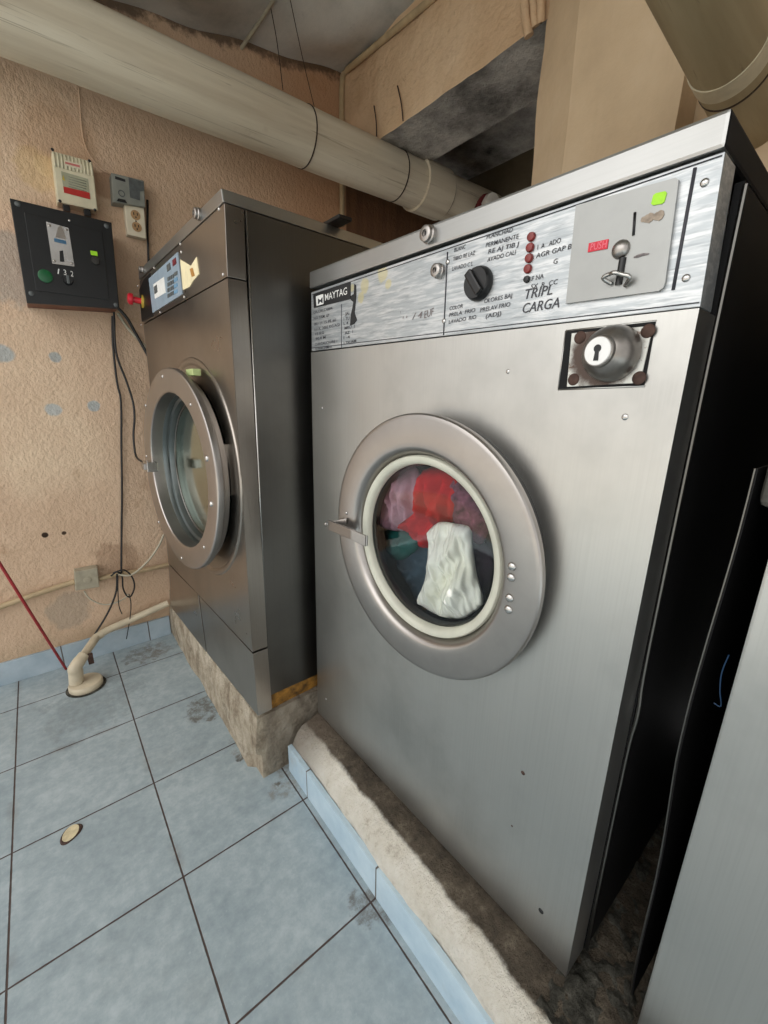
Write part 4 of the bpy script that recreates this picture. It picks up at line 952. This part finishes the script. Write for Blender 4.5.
m = MB(); m.poly([z2(90.2, 199.4), z2(64, 192.6), z2(61, 171), z2(88.2, 179)], -o2, -dp+.001); wl = m.build('warning_label', plain('grey_green_label', (160, 160, 136), .5), bd)
z3 = lambda x, y: L_.z(x, y, o2+.0002)
m = MB(); m.poly([z3(90.2, 199.4), z3(64, 192.6), z3(63.3, 186.4), z3(89.6, 192.8)], -o2-.0008, -o2); m.build('red_band', plain('red_band', (176, 40, 34), .5), wl)
m = MB()
for i in range(5): m.tube([L_.p(68.5, 176.6+i*2.4, o2), L_.p(86.5, 181.6+i*2.5, o2)], .0010, 5)
m.build('label_lettering', plain('grey_print', (112, 112, 100), .5), wl)
m = MB(); m.poly([z3(62.2, 179.5), z3(63.2, 174.8), z3(65.2, 181)], -o2-.0008, -o2); m.build('hazard_mark', plain('yellow_print', (190, 170, 70), .5), wl)
for q in ((52.3, 149.5), (89.5, 161), (60, 201), (95, 210)): rivet('body_screw', L_.p(q[0], q[1], dp), .005, MT['black'], bd, 10)
m = MB(); a = L_.p(66, 206, dp*.6); b = L_.p(87, 211, dp*.6)
for c_ in (a, b): m.box(c_.x-.012, c_.x+.012, c_.y-.010, c_.y+.010, c_.z-.018, c_.z+.004, .002)
m.build('cable_gland', MT['black'], RG)
# grey breaker box
BK, MK = wthing('breaker_box', (128, 205), 'small grey breaker box mounted just above the ivory power outlet', 'breaker box'); L_ = Loc(MK); dp = .05
m = MB(); m.plate([L_.z(145.5, 207, dp), L_.z(113, 202, dp), L_.z(111, 172.5, dp), L_.z(144, 180.5, dp)], -dp, 0, .003); bd = m.build('body', MT['grey_box'], BK)
o2 = dp+.0008; z2 = lambda x, y: L_.z(x, y, o2)
m = MB(); m.poly([z2(140, 200.5), z2(130, 197.5), z2(128.5, 177.2), z2(143.4, 182), z2(144, 191), z2(140, 191.5)], -o2, -dp+.001); m.build('dark_label', MT['grey_dark'], bd)
m = MB(); m.poly([z2(125.5, 182), z2(115.2, 179), z2(115, 176), z2(125.2, 179.4)], -o2, -dp+.001); m.build('title_print', MT['black_ink'], bd)
m = MB(); m.lathe([(.011, .0), (.011, .002), (.008, .002), (.008, .0)], facing(L_.p(121.5, 193.5, dp), FWD), 20, close=True); m.build('round_mark', MT['grey_dark'], bd)
m = MB(); m.poly([z2(127, 203.5), z2(116.5, 201), z2(118.5, 198.6), z2(125, 200)], -o2-.003, -dp+.001); m.build('switch_notch', MT['black'], bd)
# power outlet
OU, MO = wthing('power_outlet', (137, 238), 'ivory double power outlet below the grey breaker box', 'outlet'); L_ = Loc(MO); dp = .035
m = MB(); m.plate([L_.z(146.5, 239, dp), L_.z(127.5, 234.5, dp), L_.z(124, 202.5, dp), L_.z(144, 207.5, dp)], -dp, 0, .003); bd = m.build('plate', MT['ivory'], OU)
for (x, y) in ((135.5, 215.2), (136.8, 227)):
    c = L_.p(x, y, dp); m = MB(); m.lathe([(.0165, 0), (.0165, .002), (0, .0022)], facing(c, FWD), 24); so = m.build('socket', plain('tan_socket', (176, 140, 100), .4), bd)
    m = MB()
    for dy in (-.006, .006): m.box(c.x-.0032, c.x-.001, c.y+dy-.0015, c.y+dy+.0015, c.z-.001, c.z+.008)
    m.box(c.x-.0032, c.x-.001, c.y-.002, c.y+.002, c.z-.010, c.z-.005); m.build('socket_slots', MT['black'], so)
rivet('plate_screw', L_.p(136, 221.2, dp), .003, MT['rust'], bd, 10)
# junction box and wall conduit
JB, MJ = wthing('junction_box', (88, 590), 'grey square junction box on the low wall conduit', 'junction box'); L_ = Loc(MJ); dp = .045
m = MB(); m.plate([L_.z(99.4, 587, dp), L_.z(75.5, 591, dp), L_.z(74.3, 572, dp), L_.z(97.5, 567.5, dp)], -dp, 0, .003); m.build('box', MT['conduit_box'], JB)
c = L_.p(87.5, 580, dp); m = MB(); m.lathe([(.014, 0), (.014, .002), (.011, .003), (.0, .0025)], facing(c, FWD), 24); m.build('knockout', MT['conduit_box'], JB)
wq = lambda x, y, d=.02: on((x, y), 1, YW-d)
thin('wall_conduit', [wq(-75, 634), wq(-6, 609), wq(35, 594.5), wq(74.5, 581.5)], .011, MT['conduit'], 'painted conduit running left from the junction box along the low wall', 'conduit', n=12)
thin('wall_conduit', [wq(99, 579), wq(120, 573.5), wq(140, 571), wq(168, 564.5)], .010, MT['conduit'], 'painted conduit running right from the junction box towards the washer', 'conduit', n=12)
# cables
thin('power_cable', [wq(112.5, 316, .03), wq(113, 345, .02), wq(117, 382, .012), wq(121, 402, .012), wq(121.4, 445, .012), wq(122, 490, .012), wq(121.6, 530, .012), wq(121.3, 573, .03)], .0042, MT['cable'], 'black cable running straight down the wall from black box to conduit', 'cable')
thin('door_cable', [wq(114, 312, .04), wq(116, 352, .03), wq(126, 380, .03), wq(133, 402, .04), wq(134.5, 418, .05), wq(133.5, 436, .06), wq(136, 456, .09), on((143, 462), 1, 1.85), on((148, 464), 1, 1.76)], .0042, MT['cable'], 'black cable curving from black box to the left washer door latch', 'cable')
thin('machine_cable', [wq(118, 308, .06), wq(127, 318, .06), wq(136, 334, .05), wq(146, 352, .05), wq(156, 370, .05)], .006, MT['cable'], 'thick black cable slanting from black box behind the left washer', 'cable')
thin('flex_conduit', [wq(118, 313, .016), wq(127, 327, .016), wq(139, 340, .016), wq(150, 350, .016)], .0055, MT['cable_grey'], 'pale flexible conduit under the thick black cable beside left washer', 'conduit')
thin('outlet_cable', [wq(147.5, 200, .012), wq(147.6, 235, .012), wq(148.5, 260, .012), wq(149, 300, .012)], .004, MT['cable'], 'black cable dropping beside the power outlet behind the washer', 'cable')
thin('painted_wire', [wq(79, 88, .006), wq(82, 130, .006), wq(88, 152, .006), wq(101, 168, .006), wq(113, 176, .008)], .003, MT['wall'], 'thin painted-over wire curling down the wall to the breaker box', 'wire')
thin('grey_cable', [wq(117, 574, .05), wq(131, 575, .06), wq(147, 562, .05), wq(158, 547, .05), wq(164, 534, .04)], .0045, MT['cable_grey'], 'grey cable sweeping up right from the knotted wires', 'cable')
thin('loop_wire', [wq(84, 591, .03), wq(90, 599, .04), wq(103, 604.5, .04), wq(115, 603, .05), wq(125, 598, .05), wq(128, 594, .05)], .003, MT['cable_grey'], 'pale wire looping below the junction box', 'wire')
thin('cable_loop', [wq(113, 573, .05), wq(124, 570, .06), wq(132, 577, .06), wq(134.5, 587, .06), wq(131, 596, .05), wq(127, 596, .05), wq(123, 588, .05), wq(122, 576, .05), wq(117, 572, .06), wq(111, 576, .05)], .0034, MT['cable'], 'black wire knotted in a loop over the conduit', 'wire')
thin('hanging_wire', [wq(117, 574, .055), wq(116.5, 590, .05), wq(112, 604, .05), wq(105, 618, .05), wq(95, 634, .05)], .004, MT['cable'], 'thick black wire end hanging down left towards the drain pipe', 'wire')
thin('hanging_wire', [wq(118, 576, .06), wq(118, 592, .06), wq(119, 606, .055), wq(122, 614, .05)], .002, MT['cable'], 'short thin black wire end hanging in the middle of the knot', 'wire')
thin('hanging_wire', [wq(129, 594, .055), wq(131, 604, .055), wq(130, 618, .055), wq(126.5, 639, .055)], .002, MT['cable'], 'long thin black wire end hanging furthest right below the loop', 'wire')
thin('red_rod', [on((-110, 386), 1, 1.72), on((-8, 551), 1, 1.80), on((30, 612), 1, 1.83), (lambda p: Vector((p.x, p.y, .02)))(on((66, 669), 2, .02))], .0048, MT['red_rod'], 'red cable stretched from the left down behind the drain pipe', 'cable', n=10)
# drain pipe with elbow and round cover
dc_ = on((86, 684), 2, .012)
DR = empty('floor_drain', (dc_.x, dc_.y, 0), 'round off-white drain cover on the blue tile floor', 'drain')
m = MB(); m.lathe([(.055, 0), (.058, .004), (.058, .020), (.054, .026), (.040, .028), (0, .029)], None, 48); m.build('cover', MT['pvc'], DR)
m = MB(); m.lathe([(.066, 0), (.068, .002), (.066, .004), (.05, .004)], None, 48); m.build('drain_rim', MT['rubble'], DR)
e0 = on((75, 676), 1, dc_.y+.005)
PI_ = empty('drain_pipe', (e0.x, e0.y, 0), 'off-white drain hose bending from behind the washer to the drain cover', 'pipe')
lo_ = lambda v: Vector(v)-Vector((e0.x, e0.y, 0))
b0 = Vector((e0.x, e0.y, .030)); b1 = Vector((on((75.5, 667), 1, e0.y))); b2 = on((84, 655), 1, e0.y+.03); b3 = on((96, 637.5), 1, YW-.075); b4 = on((107, 630.5), 1, YW-.06); b5 = on((130, 620), 1, YW-.045); b6 = on((168, 603), 1, YW-.05)
m = MB(); m.tube([lo_(b3), lo_(b4), lo_(b5), lo_(b6)], .0150, 20, sub=5); m.tube([lo_(b1*.3+b2*.7), lo_(b3), lo_((b3*.5+b4*.5))], .0165, 20); m.build('hose', MT['pvc'], PI_)
m = MB(); m.tube([lo_(b0), lo_(b1*.65+b0*.35), lo_(b1), lo_(b2)], [.0245, .0245, .0245, .023, .021], 20, sub=6); m.build('elbow', MT['pvc'], PI_)
m = MB(); cc = lo_(b2)+Vector((.016, -.004, -.012)); m.box(cc.x-.007, cc.x+.012, cc.y-.012, cc.y+.008, cc.z-.03, cc.z+.012, .003); m.build('hose_clamp', MT['rust'], PI_)
# flattened can lid on the floor
pc_ = on((71, 834), 2, 0)
FL = empty('metal_disc', (pc_.x, pc_.y, 0), 'small flattened beige metal disc lying on the floor tile at left', 'disc')
m = MB(); n_ = 36
def disc_r(a): return 1+.10*sin(2*a+.4)+.06*sin(3*a)
top = [m.v((.019*disc_r(2*pi*k/n_)*cos(2*pi*k/n_), .026*disc_r(2*pi*k/n_)*sin(2*pi*k/n_), .004)) for k in range(n_)]; bot = [m.v((v.co.x*1.12, v.co.y*1.12, .0003)) for v in top]
m.f(top)
for k in range(n_): m.f([bot[k], bot[(k+1) % n_], top[(k+1) % n_], top[k]], True)
o = m.build('rim', MT['rust'], FL); o.rotation_euler.z = radians(-30)
m = MB(); m.lathe([(.0175, .0040), (.017, .0055), (.012, .0048), (.006, .0056), (0, .005)], None, 30); o = m.build('face', plain('beige_metal', (206, 194, 160), .5, .2, .2, 90), FL)
for v in o.data.vertices: v.co.y *= 1.35
o.rotation_euler.z = radians(-30)
